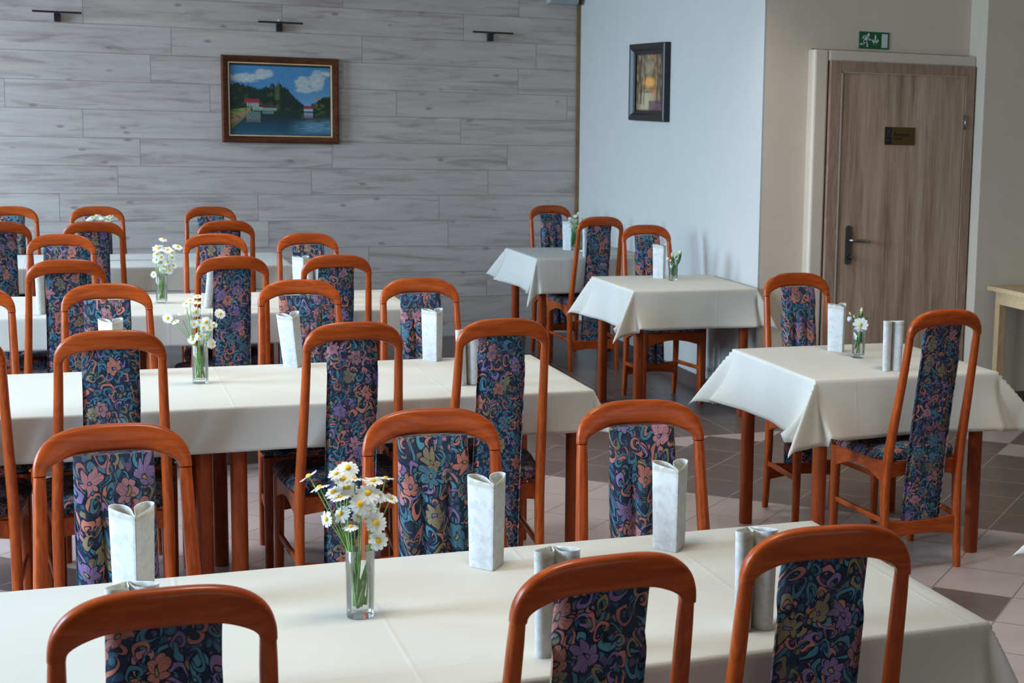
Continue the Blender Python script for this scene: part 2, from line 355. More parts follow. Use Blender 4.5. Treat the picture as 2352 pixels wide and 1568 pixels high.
M_STEEL = plain('brushed_steel', (.30, .29, .27), .33, metal=1)
M_GOLD = plain('gilt_inner_edge', (.62, .42, .20), .45, noise=.15)
M_PFRAME = wood('dark_red_frame_wood', (.045, .012, .005), (.13, .038, .014), .4, 0)

def door_mat():
    M, nt, b = mat('sonoma_oak_door')
    tc = N(nt, 'ShaderNodeTexCoord'); mp = N(nt, 'ShaderNodeMapping'); mp.inputs['Scale'].default_value = (14, 14, 1.0)
    L(nt, tc.outputs['Object'], mp.inputs[0])
    n1 = N(nt, 'ShaderNodeTexNoise', i_Scale=1., i_Detail=6., i_Roughness=.65, i_Distortion=.5); L(nt, mp.outputs[0], n1.inputs['Vector'])
    m2 = N(nt, 'ShaderNodeMapping'); m2.inputs['Scale'].default_value = (110, 110, 3); L(nt, tc.outputs['Object'], m2.inputs[0])
    n2 = N(nt, 'ShaderNodeTexNoise', i_Scale=1., i_Detail=3.); L(nt, m2.outputs[0], n2.inputs['Vector'])
    v = mth(nt, 'ADD', mth(nt, 'MULTIPLY', n1.outputs[0], .72), mth(nt, 'MULTIPLY', n2.outputs[0], .28))
    r = ramp(nt, [(.32, (.19, .11, .065)), (.47, (.38, .25, .165)), (.66, (.54, .385, .275))]); L(nt, v, r.inputs[0]); L(nt, r.outputs[0], b.inputs['Base Color'])
    b.inputs['Roughness'].default_value = .55
    return M
M_DOOR = door_mat()
M_DOORF = wood('sonoma_oak_casing', (.24, .15, .10), (.39, .265, .185), .55, 2, scale=.7)

def glass_mat(name, tint=(1, 1, 1), gl=.9):
    M = bpy.data.materials.new(name); M.use_nodes = True; nt = M.node_tree; nt.nodes.clear()
    o = nt.nodes.new('ShaderNodeOutputMaterial'); t = nt.nodes.new('ShaderNodeBsdfTransparent'); g = nt.nodes.new('ShaderNodeBsdfGlossy')
    t.inputs[0].default_value = (*tint, 1); g.inputs['Roughness'].default_value = .03
    lw = nt.nodes.new('ShaderNodeLayerWeight'); lw.inputs[0].default_value = .35
    mx = nt.nodes.new('ShaderNodeMixShader'); L(nt, mth(nt, 'MULTIPLY', lw.outputs['Fresnel'], gl), mx.inputs[0]); L(nt, t.outputs[0], mx.inputs[1]); L(nt, g.outputs[0], mx.inputs[2])
    L(nt, mx.outputs[0], o.inputs[0]); return M
M_GLASS = glass_mat('clear_vase_glass', (.96, .98, .97), .75)
M_WATER = glass_mat('vase_water', (.96, .98, .97), .12)
M_PANE = glass_mat('window_pane_glass', (.97, .98, .98), .4)
M_TRIM = plain('white_lacquer', (.80, .80, .78), .4)
M_PETAL = plain('white_petals', (.88, .89, .87), .6)
translucent(M_PETAL.node_tree, M_PETAL.node_tree.nodes['Principled BSDF'], .4, (.88, .90, .84))
M_YEL = plain('yellow_flower_centre', (.75, .47, .02), .7, noise=.2, nscale=300)
M_YGR = plain('green_yellow_centre', (.42, .40, .04), .7, noise=.2, nscale=300)
M_STEM = plain('green_stems', (.20, .34, .08), .55, noise=.2, nscale=40)
M_LEAF = plain('dark_green_leaves', (.05, .16, .03), .5, noise=.3, nscale=60)
M_BUD = plain('pale_green_buds', (.55, .62, .32), .6)
M_LILAC = plain('lilac_petals', (.50, .48, .75), .6)

# ------------------------------------------------------------------ the room
XR, YB, YD, XD = 3.63, 11.68, 8.207, 4.975     # right wall, back wall, door wall, step of the wall right of the door
Y3, XE, YF, ZC = 8.085, 7.5, -2.2, 3.1
def sbox(name, x0, x1, y0, y1, z0, z1, M, bevel=0):
    bm = bmesh.new(); box(bm, x0, x1, y0, y1, z0, z1)
    o = bmobj(name, bm, M, bevel=bevel); o['kind'] = 'structure'; return o
sbox('floor', XL-.25, XE, YF, YB+.2, -.1, 0, M_TILE)
sbox('ceiling', XL-.25, XE, YF, YB+.2, ZC, ZC+.1, M_CEIL)
sbox('wall_back', XL-.25, XR+.3, YB, YB+.2, 0, ZC, M_PLANK)
# white wall, its near end turning into the beige door wall
sbox('wall_right', XR, XR+.012, YD, YB, 0, ZC, M_WHITE)
bm = bmesh.new(); DX0, DX1, DZ = 4.01, 4.96, 2.045
box(bm, XR+.012, 3.93, YD, YD+.3, 0, ZC); box(bm, 3.93, XD+.1, YD, YD+.3, 2.11, ZC)
bmobj('wall_door_side', bm, M_BEIGE)['kind'] = 'structure'
# raised plaster surround the door stands in
YS = YD-.085
bm = bmesh.new()
box(bm, 3.91, DX0-.012, YS, YD+.25, 0, 2.105); box(bm, DX0-.012, XD, YS, YD+.25, 2.04, 2.105)
bmobj('trim_1', bm, M_BEIGE, bevel=.012)['kind'] = 'structure'
sbox('wall_step', XD, XE, Y3-.06, YD+.3, 0, ZC, M_BEIGE, bevel=.006)
sbox('wall_east', XE, XE+.2, YF, YD+.3, 0, ZC, M_BEIGE)
bm = bmesh.new(); box(bm, XL-.25, 0, YF-.12, YF, 0, ZC); box(bm, 3.4, XE, YF-.12, YF, 0, ZC); box(bm, 0, 3.4, YF-.12, YF, 0, .9); box(bm, 0, 3.4, YF-.12, YF, 2.4, ZC)
bmobj('wall_front', bm, plain('dark_panelled_wall', (.10, .06, .04), .6, noise=.2))['kind'] = 'structure'
w = empty('window_4', (1.7, YF-.06, .9)); w['kind'] = 'structure'; bm = bmesh.new()  # unseen window, added as the opening for the fill light
for (x0, x1, z0, z1) in ((-1.7, 1.7, 0, .06), (-1.7, 1.7, 1.44, 1.5), (-1.7, -1.64, .06, 1.44), (1.64, 1.7, .06, 1.44), (-.03, .03, .06, 1.44)): box(bm, x0, x1, -.03, .03, z0, z1)
bmobj('window_frame', bm, M_TRIM, w); bm = bmesh.new(); box(bm, -1.65, 1.65, -.002, .002, .05, 1.45); bmobj('glass_pane', bm, M_PANE, w)
# left wall with its windows
bm = bmesh.new(); ys = [YF]+[y for w in WINS for y in w]+[YB]
for k in range(0, len(ys), 2): box(bm, XL-.25, XL, ys[k], ys[k+1], 0, ZC)
for a, b in WINS: box(bm, XL-.25, XL, a, b, 0, WZ0); box(bm, XL-.25, XL, a, b, WZ1, ZC)
bmobj('wall_left', bm, M_WHITE)['kind'] = 'structure'
for n, (a, b) in enumerate(WINS):
    w = empty('window_%d' % (n+1), (XL-.08, (a+b)/2, WZ0)); w['kind'] = 'structure'
    h = (b-a)/2; H_ = WZ1-WZ0
    bm = bmesh.new()
    for (y0, y1, z0, z1) in ((-h, h, 0, .06), (-h, h, H_-.06, H_), (-h, -h+.06, .06, H_-.06), (h-.06, h, .06, H_-.06), (-.035, .035, .06, H_-.06)):
        box(bm, -.03, .03, y0, y1, z0, z1)
    bmobj('window_frame', bm, M_TRIM, w)
    bm = bmesh.new(); box(bm, -.002, .002, -h+.05, h-.05, .05, H_-.05); bmobj('glass_pane', bm, M_PANE, w)
for x, y in ADDED_LAMPS:  # housings around the added overhead lamps
    e = empty('added_panel_lamp', (x, y, ZC)); tag(e, 'added square ceiling panel lamp, unseen, with warm light above the dining tables', 'ceiling lamp', 'added ceiling panel lamps out of view')
    bm = bmesh.new(); box(bm, -.31, .31, -.31, -.295, -.075, 0); box(bm, -.31, .31, .295, .31, -.075, 0); box(bm, -.31, -.295, -.295, .295, -.075, 0); box(bm, .295, .31, -.295, .295, -.075, 0); bmobj('lamp_housing', bm, M_TRIM, e)
# skirting and corner trims
sbox('baseboard_right', XR-.012, XR, YD, YB, 0, .085, M_DKTILE)
sbox('baseboard_back', XL, XR-.012, YB-.012, YB, 0, .06, M_GREYTRIM)
sbox('baseboard_step', XD, XE, Y3-.072, Y3-.06, 0, .09, M_DKTILE)
sbox('trim_2', XR-.03, XR, YB-.02, YB, .085, ZC, M_STRIP)

# ------------------------------------------------------------------ door (oak leaf in a matching casing)
d = empty('door_1', (DX0, YS, 0)); d['kind'] = 'structure'
w_ = DX1-DX0
bm = bmesh.new()
box(bm, -.004, .068, -.014, .06, 0, DZ); box(bm, w_-.058, w_-.004+.008, -.014, .06, 0, DZ); box(bm, .068, w_-.058, -.014, .06, DZ-.062, DZ)
bmobj('door_casing', bm, M_DOORF, d, bevel=.004)
bm = bmesh.new(); box(bm, .066, .073, -.018, .0, 0, DZ-.058); box(bm, .066, w_-.056, -.018, 0, DZ-.066, DZ-.060)
bmobj('rebate_edge', bm, plain('pale_seal', (.42, .33, .27), .6), d)
leaf = None
bm = bmesh.new(); box(bm, .072, w_-.06, -.008, .035, .008, DZ-.064); leaf = bmobj('door_leaf', bm, M_DOOR, d, bevel=.002)
hd = bmesh.new()
ring = []
for s_, zc, a0 in ((1, 1.087, 0), (-1, .897, pi)):
    for k in range(9): t = a0+pi*k/8; ring.append((.145+.019*cos(t), zc+.019*sin(t)))
loft(hd, [[(x, -.008, z) for x, z in ring], [(x, -.019, z) for x, z in ring]])
plate = bmobj('handle_plate', hd, plain('dark_bronze_plate', (.115, .10, .085), .42, metal=.85), leaf, bevel=.002)
hd = bmesh.new(); tube(hd, [(.142, -.015, 1.022), (.142, -.062, 1.022), (.150, -.066, 1.022), (.21, -.066, 1.019), (.262, -.062, 1.014), (.267, -.05, 1.013)], [.010, .010, .0105, .010, .009, .008], 10)
bmobj('door_handle', hd, M_STEEL, leaf, smooth=True)
hd = bmesh.new(); tube(hd, [(.142, -.015, .935), (.142, -.028, .935)], .0085, 10); tube(hd, [(.146, -.024, .935), (.158, -.034, .905)], [.004, .006], 8)
bmobj('lock_cylinder', hd, M_BLACK, leaf, smooth=True)
hd = bmesh.new(); tube(hd, [(w_-.052, -.016, 1.672), (w_-.052, -.016, 1.757)], .0085, 10)
bmobj('hinge', hd, M_STEEL, d, smooth=True)
hd = bmesh.new(); tube(hd, [(w_-.052, -.016, .25), (w_-.052, -.016, .335)], .0085, 10); bmobj('hinge', hd, M_STEEL, d, smooth=True)

def textmesh(name, s, size, M, parent, loc, rot):
    c = bpy.data.curves.new(name, 'FONT'); c.body = s; c.size = size; c.extrude = .0004; c.offset = size*.012
    t = bpy.data.objects.new(name+'_tmp', c); COL.objects.link(t)
    bpy.context.view_layer.update()
    me = bpy.data.meshes.new_from_object(t.evaluated_get(bpy.context.evaluated_depsgraph_get()))
    bpy.data.objects.remove(t); bpy.data.curves.remove(c)
    me.materials.clear(); o = link(name, me, M, parent); o.location = loc; o.rotation_euler = rot
    return o
# small brown plaque on the door with two dark pictogram squares
pq = empty('door_plaque', (DX0+.36, YS-.0085, 1.575))
tag(pq, 'small dark brown plaque with two black pictogram squares on the wooden door', 'sign')
bm = bmesh.new(); box(bm, 0, .20, -.004, 0, 0, .103); bmobj('plaque_panel', bm, plain('brown_gold_plaque', (.095, .055, .008), .35, metal=.4), pq, bevel=.001)
M_PSQ = plain('plaque_black', (.004, .003, .004), .4)
for z0, z1 in ((.054, .101), (.003, .049)):
    bm = bmesh.new(); box(bm, .002, .042, -.0055, -.004, z0, z1); q = bmobj('pictogram_square', bm, M_PSQ, pq)
    bm = bmesh.new()
    if z0 > .05:
        tube(bm, [(.017, -.006, .062), (.018, -.006, .078), (.015, -.006, .094)], .0016, 6); tube(bm, [(.030, -.006, .062), (.027, -.006, .078), (.030, -.006, .094)], .0018, 6)
    else:
        box(bm, .009, .035, -.0062, -.0055, .021, .026); box(bm, .016, .033, -.0062, -.0055, .028, .033)
    bmobj('pictogram', bm, plain('plaque_grey', (.035, .033, .030), .5), q)
tm = plain('plaque_text', (.012, .003, .003), .5)
textmesh('lettering', 'Recepcja', .029, tm, pq, (.060, -.0045, .052), (pi/2, 0, 0))
textmesh('lettering', 'hotel', .026, tm, pq, (.060, -.0045, .029), (pi/2, 0, 0))

# exit sign
ex = empty('exit_sign', (4.228, YD-.002, 2.124))
tag(ex, 'green emergency exit sign with running figure, down arrow and doorway above the door', 'sign')
bm = bmesh.new(); box(bm, 0, .195, -.004, 0, 0, .097); bmobj('sign_panel', bm, plain('sign_green', (.002, .10, .028), .45), ex)
def strip2d(bm, pts, w, y=-.0055):
    for (a, b_) in zip(pts, pts[1:]):
        a = Vector((a[0], 0, a[1])); b_ = Vector((b_[0], 0, b_[1])); t = (b_-a).normalized(); n = Vector((-t.z, 0, t.x))*w/2
        e = t*w*.3; q = [a-e+n, b_+e+n, b_+e-n, a-e-n]
        loft(bm, [[(p.x, -.004, p.z) for p in q], [(p.x, y, p.z) for p in q]])
bm = bmesh.new(); sx_ = .195/1500.; P_ = lambda x, y: ((x-410)*sx_, .097-(y-290+(-.055)*(x-410))*(.097/870.))
ring = [(P_(860, 465)[0]+.0085*cos(2*pi*k/14), P_(860, 465)[1]+.0085*sin(2*pi*k/14)) for k in range(14)]
loft(bm, [[(x, -.004, z) for x, z in ring], [(x, -.0055, z) for x, z in ring]])
strip2d(bm, [P_(800, 560), P_(680, 800)], .018)
strip2d(bm, [P_(760, 520), P_(640, 530), P_(570, 640)], .0085)
strip2d(bm, [P_(850, 600), P_(850, 720), P_(980, 725)], .0085)
strip2d(bm, [P_(680, 780), P_(650, 940), P_(470, 935)], .0085)
strip2d(bm, [P_(700, 790), P_(820, 890), P_(815, 1080)], .0085)
bmobj('running_figure', bm, plain('sign_white', (.55, .60, .56), .5), ex)
bm = bmesh.new(); strip2d(bm, [P_(1215, 510), P_(1200, 960)], .0095); strip2d(bm, [P_(1075, 750), P_(1195, 960)], .0105); strip2d(bm, [P_(1345, 760), P_(1195, 960)], .0105)
bmobj('down_arrow', bm, bpy.data.materials['sign_white'], ex)
a_, b_ = P_(1535, 440), P_(1830, 1160)
bm = bmesh.new(); box(bm, a_[0], b_[0], -.0055, -.004, b_[1], a_[1]); bmobj('doorway_symbol', bm, bpy.data.materials['sign_white'], ex)

# ------------------------------------------------------------------ pictures
def vcol_canvas(name, w, h, nx, ny, fn, parent):
    verts = [(w*i/nx, 0, h*j/ny) for j in range(ny+1) for i in range(nx+1)]
    faces = [(j*(nx+1)+i, j*(nx+1)+i+1, (j+1)*(nx+1)+i+1, (j+1)*(nx+1)+i) for j in range(ny) for i in range(nx)]
    me = bpy.data.meshes.new(name); me.from_pydata(verts, [], faces)
    ca = me.color_attributes.new('paint', 'FLOAT_COLOR', 'POINT')
    for k, (x, _, z) in enumerate(verts):
        c = fn(x/w, z/h); ca.data[k].color = (max(c[0], 0), max(c[1], 0), max(c[2], 0), 1)
    M, nt, b = mat(name+'_paint'); a = N(nt, 'ShaderNodeAttribute', attribute_name='paint'); L(nt, a.outputs['Color'], b.inputs['Base Color'])
    b.inputs['Roughness'].default_value = .45
    return link(name, me, M, parent)
from mathutils import noise as MN
def nz(x, y, s=1., o=0): return MN.noise(Vector((x*s+o, y*s+o*1.7, o)))
def sm(a, b, x): t = min(1, max(0, (x-a)/(b-a))); return t*t*(3-2*t)
def mixc(a, b, t): return tuple(p+(q-p)*t for p, q in zip(a, b))
def lake(u, v):
    # v up. sky, clouds, wooded hill, boathouses, grassy bank, dark water
    n = nz(u, v, 22, 3)*.5+nz(u, v, 60, 9)*.3
    c = mixc((.07, .27, .50), (.28, .52, .66), sm(.55, 1., 1-v*.7+u*.1)+n*.2)
    def cloud(cx, cy, rx, ry):
        d_ = ((u-cx)/rx)**2+((v-cy)/ry)**2; return sm(1.15, .35, d_+n*1.1)
    k = max(cloud(.15, .80, .16, .07), cloud(.34, .87, .11, .07), cloud(.27, .82, .12, .05), cloud(.72, .75, .09, .10), cloud(.86, .78, .09, .16), cloud(.95, .89, .08, .04), cloud(.74, .66, .10, .06))
    c = mixc(c, mixc((.50, .56, .56), (.72, .72, .62), sm(-.3, .4, n)), k*.9)
    hill = .685+.03*sin(u*17)+.045*nz(u, 0, 30, 1)+.03*nz(u, v, 90, 4) if u < .52 else .70-.30*sm(.5, .78, u)+.03*nz(u, 0, 40, 1)+.025*nz(u, v, 90, 4)
    if u > .8: hill = .46+.10*sm(.80, .95, u)+.02*nz(u, 0, 50, 2)
    if .36 < v < hill:
        g = nz(u, v, 16, 5)+.5*nz(u, v, 45, 6)
        c = mixc((.004, .022, .012), (.06, .105, .03), sm(.1, .8, g))
        if .78 < u < .93 and v < .47: c = mixc(c, (.10, .16, .04), sm(-.2, .3, g))
        if .44 < u < .49 and v > .50: c = mixc(c, (.14, .18, .06), .5)
    if v <= .36:
        n2 = nz(u*4, v*30, 3, 2)
        c = mixc((.004, .035, .045), (.01, .09, .14), sm(.30, .0, v)+n2*.3)
        c = mixc(c, (.01, .03, .015), sm(.15, .33, v)*.7)
        t = sm(.15, .02, abs(v-.12-.1*(u-.8)))*sm(.55, .8, u); c = mixc(c, (.18, .38, .52), max(0, min(1, t*(.7+n2))))
        c = mixc(c, (.02, .16, .30), sm(.07, .0, v)*.6)
        if .70 < u < .95 and .2 < v: c = mixc(c, (.10, .11, .03), sm(-.1, .4, nz(u, v, 18, 8))*.6)
    def rect(x0, x1, y0, y1): return x0 < u < x1 and y0 < v < y1
    if rect(.15, .29, .45, .505-.0*u): c = (.42, .02, .03)
    if rect(.165, .285, .395, .45): c = (.42, .52, .50) if int(u*90) % 2 else (.12, .20, .22)
    if rect(.22, .32, .385, .40): c = (.50, .32, .06)
    if rect(.31, .46, .405, .42): c = (.16, .03, .05)
    if rect(.22, .46, .345, .385): c = (.52, .60, .50) if int(v*140) % 2 else (.10, .18, .16)
    if rect(.16, .30, .18, .33): c = mixc((.24, .34, .26), (.30, .16, .14), sm(.24, .20, v)) if int(v*120+u*20) % 2 else (.03, .08, .09)
    if rect(.32, .43, .30, .335): c = (.14, .24, .22)
    if rect(.73, .82, .385, .425): c = (.36, .02, .05)
    if rect(.73, .82, .35, .385): c = (.40, .50, .62)
    if rect(.73, .82, .25, .33): c = (.28, .14, .18) if v < .29 else (.22, .36, .42)
    if rect(.84, .90, .52, .56) and u+v*2 < 1.98: c = (.45, .26, .14)
    bank = .39-(.21-u)*.2
    if u < .21 and v < bank and v > .37-(.21-u)*.55: c = mixc((.10, .20, .02), (.30, .38, .08), sm(-.3, .3, n))
    elif u < .20 and v < .37-(.21-u)*.55 and v > .335-(.20-u)*1.05: c = mixc((.42, .24, .17), (.20, .05, .03), sm(-.1, .4, n))
    elif u < .17 and v < .335-(.20-u)*1.05 and v > .31-(.20-u)*1.25: c = (.16, .20, .06)
    c = tuple(x*.72 for x in c)
    if v > .975 or u < .008 or u > .992 or v < .01: c = (.01, .02, .03)
    return c
def forest(u, v):
    n = nz(u, v, 9, 3)*.6+nz(u*2.2, v*.8, 14, 7)*.5
    c = mixc((.09, .05, .025), (.34, .21, .09), sm(-.5, .6, n))
    c = mixc(c, (.36, .30, .20), sm(.6, .0, hypot((u-.45)/.35, (v-.75)/.3))*.7)
    if v < .32: c = mixc(c, (.50, .40, .24), sm(.45, .0, abs(u-.35-.2*(v)))*.8)
    c = mixc(c, (.75, .32, .07), sm(1., .35, hypot((u-.46)/.26, (v-.50)/.12)))
    c = mixc(c, (.55, .14, .05), sm(1., .2, hypot((u-.60)/.14, (v-.34)/.07))*.8)
    for tx, tw in ((.08, .02), (.16, .03), (.30, .012), (.74, .022), (.84, .02), (.90, .03), (.97, .02)):
        x = u-tx-.02*sin(v*9+tx*30)
        if abs(x) < tw and v > .12: c = mixc(c, (.045, .03, .025), .8)
    if v < .18 and u > .45: c = mixc(c, (.07, .03, .06), .75)
    c = mixc(c, (.10, .08, .11), sm(.9, .3, hypot((u-.30)/.10, (v-.92)/.1))*.6)
    return mixc(c, (.02, .01, .008), sm(.045, 0, min(u, 1-u, v, 1-v)*1.))
def frame_mesh(bm, w, h, fwid, prof):
    """mitred frame; prof = list of (inset, depth) from outer to inner"""
    rings = []
    for ins, dep in prof: rings.append([(ins, -dep, ins), (w-ins, -dep, ins), (w-ins, -dep, h-ins), (ins, -dep, h-ins)])
    loft(bm, rings, caps=False)
p1 = empty('lake_painting', (1.026, YB-.002, 1.425)); p1.rotation_euler = (radians(0), 0, 0)
tag(p1, 'framed painting of a lake with red-roofed houses and dark trees on the plank wall', 'painting')
bm = bmesh.new(); frame_mesh(bm, .80, .605, .05, [(0, 0), (0, .022), (.010, .036), (.022, .034), (.036, .024), (.047, .020), (.047, .006)])
bmobj('picture_frame', bm, M_PFRAME, p1, sharp=40, smooth=True)
bm = bmesh.new(); frame_mesh(bm, .80, .605, .05, [(.046, .006), (.046, .0225), (.053, .0225), (.055, .006)]); bmobj('gilt_slip', bm, M_GOLD, p1)
cv = vcol_canvas('canvas', .69, .495, 230, 165, lake, p1); cv.location = (.055, -.008, .055)
p2 = empty('forest_painting', (XR-.002, 10.400, 1.660), -pi/2)
tag(p2, 'small dark-framed painting of a golden autumn forest on the white wall', 'painting')
bm = bmesh.new(); frame_mesh(bm, .70, .515, .06, [(0, 0), (0, .040), (.012, .046), (.024, .040), (.036, .044), (.050, .028), (.066, .020), (.066, .006)])
bmobj('picture_frame', bm, M_BFRAME, p2)
cv = vcol_canvas('canvas', .57, .385, 130, 90, forest, p2); cv.location = (.065, -.010, .065)

# picture lights above
def picture_light(xc, label, knob=False):
    e = empty('picture_light', (xc, YB, 2.204)); tag(e, label, 'wall lamp', 'black bar lamps on the plank wall')
    bm = bmesh.new(); box(bm, -.020, .020, -.045, 0, 0, .055); bmobj('wall_bracket', bm, M_BLACK, e, bevel=.002)
    bm = bmesh.new(); box(bm, -.150, .150, -.125, -.095, .053, .066); bmobj('lamp_bar', bm, M_BLACK, e, bevel=.002)
    bm = bmesh.new(); box(bm, -.012, .012, -.098, -.02, .046, .060); bmobj('arm', bm, M_BLACK, e)
    if knob:
        bm = bmesh.new(); bmesh.ops.create_icosphere(bm, subdivisions=2, radius=.010, matrix=Matrix.Translation((0, -.03, .077)))
        bm2 = bmobj('top_screw', bm, plain('pale_screw', (.55, .56, .52), .4), e, smooth=True)
    return e
picture_light(-.004, 'black T-shaped picture lamp high on the plank wall, leftmost of three')
picture_light(1.420, 'black T-shaped picture lamp directly above the lake painting', True)
picture_light(2.928, 'black T-shaped picture lamp on the plank wall nearest the white wall corner')
wd = empty('wall_device', (3.36, YB-.001, 2.500))
tag(wd, 'pale grey boxy appliance at the top of the plank wall near the corner', 'appliance')
bm = bmesh.new(); prof = [(.0, .0), (.0, -.10), (.03, -.14), (.22, -.14)]
loft(bm, [[(x0, y, z) for (z, y) in ((0, 0), (.0, -.10), (.035, -.135), (.24, -.135), (.24, 0))] for x0 in (0, .22)])
bmobj('housing', bm, plain('grey_housing', (.30, .32, .31), .5, noise=.1), wd, bevel=.004)
bm = bmesh.new(); box(bm, .105, .145, -.137, -.134, .04, .05); bmobj('marking', bm, M_BLACK, wd)

# ------------------------------------------------------------------ pine side table at the right
pt = empty('side_table', (5.60, 7.62, 0)); tag(pt, 'pale pine side table against the beige wall at the right edge', 'table')
bm = bmesh.new(); box(bm, -.55, .62, -.38, .385, .722, .750); bmobj('tabletop', bm, M_PINE, pt, bevel=.003)
M_PINEZ = wood('pale_pine_upright', (.46, .30, .14), (.62, .43, .23), .5, 2)
bm = bmesh.new(); box(bm, -.50, .57, -.34, -.32, .645, .722); box(bm, -.50, .57, .33, .35, .645, .722); box(bm, -.515, -.495, -.32, .33, .645, .722); box(bm, .56, .58, -.32, .33, .645, .722)
bmobj('apron', bm, M_PINE, pt)
for x in (-.505, .535):
    for y in (-.35, .31):
        bm = bmesh.new(); box(bm, x, x+.05, y, y+.05, 0, .722); bmobj('leg', bm, M_PINEZ, pt, bevel=.002)

# ------------------------------------------------------------------ tables and cloths
def make_table(x0, x1, y0, y1, label, legs=True, inset=.025, group=None):
    cx, cy = (x0+x1)/2, (y0+y1)/2
    t = empty('dining_table', (cx, cy, 0)); tag(t, label, 'table', group)
    a, b = (x1-x0)/2, (y1-y0)/2
    bm = bmesh.new(); box(bm, -a+.002, a-.002, -b+.002, b-.002, .720, .7455); bmobj('tabletop', bm, M_TW, t)
    bm = bmesh.new()
    ia, ib = a-inset-.02, b-inset-.02
    box(bm, -ia, ia, -ib, -ib+.02, .65, .720); box(bm, -ia, ia, ib-.02, ib, .65, .720); box(bm, -ia, -ia+.02, -ib+.02, ib-.02, .65, .720); box(bm, ia-.02, ia, -ib+.02, ib-.02, .65, .720)
    bmobj('apron', bm, M_TW, t)
    R_ = .0265
    for sx_ in (-1, 1):
        for sy_ in (-1, 1):
            bm = bmesh.new(); c = (sx_*(a-inset-R_), sy_*(b-inset-R_))
            loft(bm, [sup((c[0], c[1], z), (1, 0, 0), (0, 1, 0), 2*r, 2*r, 20, 2.6) for z, r in ((0, R_*.94), (.004, R_), (.72, R_))])
            bmobj('leg', bm, M_TW, t, smooth=True, sharp=50)
    return t
def make_cloth(name, x0, x1, y0, y1, dx, dy, tips, label, seed=0, wav=.006, flare=.012, group=None):
    """cloth on a table; dx, dy overhang at the ends / sides; tips = {(sx,sy): (outx, outy, z)}"""
    cx, cy = (x0+x1)/2, (y0+y1)/2; a, b = (x1-x0)/2, (y1-y0)/2
    dxs = dx if isinstance(dx, tuple) else (dx, dx); dys = dy if isinstance(dy, tuple) else (dy, dy)
    TOP, RR = .7475, .006
    def axis(A, d0, d1, step):
        n = max(8, int(2*A/step)); inner = [-A+2*A*i/n for i in range(n+1)]
        nd = 14
        lo = [-A-d0*(1-i/nd) for i in range(nd)]; hi = [A+d1*(i+1)/nd for i in range(nd)]
        return lo+[-A-.004]+inner+[A+.004]+hi
    us = axis(a, dxs[0], dxs[1], .022); vs = axis(b, dys[0], dys[1], .022)
    us = sorted(set(us)); vs = sorted(set(vs))
    def drop(s):  # arclength past the edge -> (outward, down)
        q = RR*pi/2
        if s < q: return RR*sin(s/RR), RR*(1-cos(s/RR))
        return RR, RR+(s-q)
    def P(u, v):
        eu = max(0, abs(u)-a); ev = max(0, abs(v)-b); su = 1 if u > 0 else -1; sv = 1 if v > 0 else -1
        if eu == 0 and ev == 0:
            return (u, v, TOP+.0008*MN.noise(Vector((u*4+seed, v*4, seed))))
        if ev == 0 or eu == 0:
            side_u = ev == 0
            s = eu if side_u else ev; o, dn = drop(s)
            al = v if side_u else u; half = b if side_u else a; D = (dxs[0 if su < 0 else 1] if side_u else dys[0 if sv < 0 else 1])
            f = s/max(D, .01)
            # waves and outward swing towards the corners
            wv = wav*f*(sin(al*9+seed*2.1)+.6*sin(al*23+seed))
            cor = 0.
            for sg in (-1, 1):
                tp = tips.get((su, sg) if side_u else (sg, sv), (.08, .08, .5)); dist = half-sg*al
                cor += tp[0 if side_u else 1]*.62*math.exp(-(dist/.11)**1.4)
            out = o+flare*f+wv+cor*f*(s/.25)
            dn2 = dn-.5*max(0, (flare+cor*(s/.25)))**2*f/max(.1, D)
            return ((su*(a+out), v, TOP-dn2) if side_u else (u, sv*(b+out), TOP-dn2))
        tp = tips.get((su, sv), (.08, .08, .5))
        rho = hypot(eu, ev); t = atan2(ev, eu)/(pi/2)
        DX, DY = dxs[0 if su < 0 else 1], dys[0 if sv < 0 else 1]
        hh = hypot(tp[0], tp[1]); dz = TOP-tp[2]; tau = atan2(hh, dz)
        tc_ = atan2(DY, DX)/(pi/2)
        tt = .5*t/tc_ if t < tc_ else .5+.5*(t-tc_)/(1-tc_)   # ridge follows the cloth corner
        tl = hypot(hh, dz)/hypot(DX, DY)                        # length along ridge scaled to the tip
        rg = (1-cos(2*pi*tt))/2; rg = rg**.85
        ang = tau*rg; az = atan2(tp[1], tp[0])
        # leaving side u (t=0) it bulges to +u, then returns through +v
        bl = .20*sin(2*pi*tt)
        ax_, ay_ = cos(az), sin(az)
        lx, ly = sin(az), -cos(az)
        o0, dn0 = drop(rho)
        k = 1+(tl-1)*rg
        f = min(1, rho/.05)
        # match the swing of the hanging sides at the seam
        s0x = (flare+tips.get((su, sv), (.08,)*3)[0]*.62*(rho/.25))*(rho/max(DX, .01)) if tt < .5 else 0
        s0y = (flare+tips.get((su, sv), (.08,)*3)[1]*.62*(rho/.25))*(rho/max(DY, .01)) if tt >= .5 else 0
        fade = max(0, 1-4*min(tt, 1-tt))**2
        X_ = rho*k*sin(ang)*ax_+rho*bl*.35*lx*f+s0x*fade+(o0 if tt < .5 else 0)*(1-rg)+o0*rg*.7
        Y_ = rho*k*sin(ang)*ay_+rho*bl*.35*ly*f+s0y*fade+(o0 if tt >= .5 else 0)*(1-rg)+o0*rg*.7
        Z_ = TOP-(dn0*k)*cos(ang)
        return (su*(a+max(-.002, X_)), sv*(b+max(-.002, Y_)), Z_)
    verts = [P(u, v) for v in vs for u in us]; nu = len(us)
    faces = [(j*nu+i, j*nu+i+1, (j+1)*nu+i+1, (j+1)*nu+i) for j in range(len(vs)-1) for i in range(nu-1)]
    me = bpy.data.meshes.new(name); me.from_pydata(verts, [], faces)
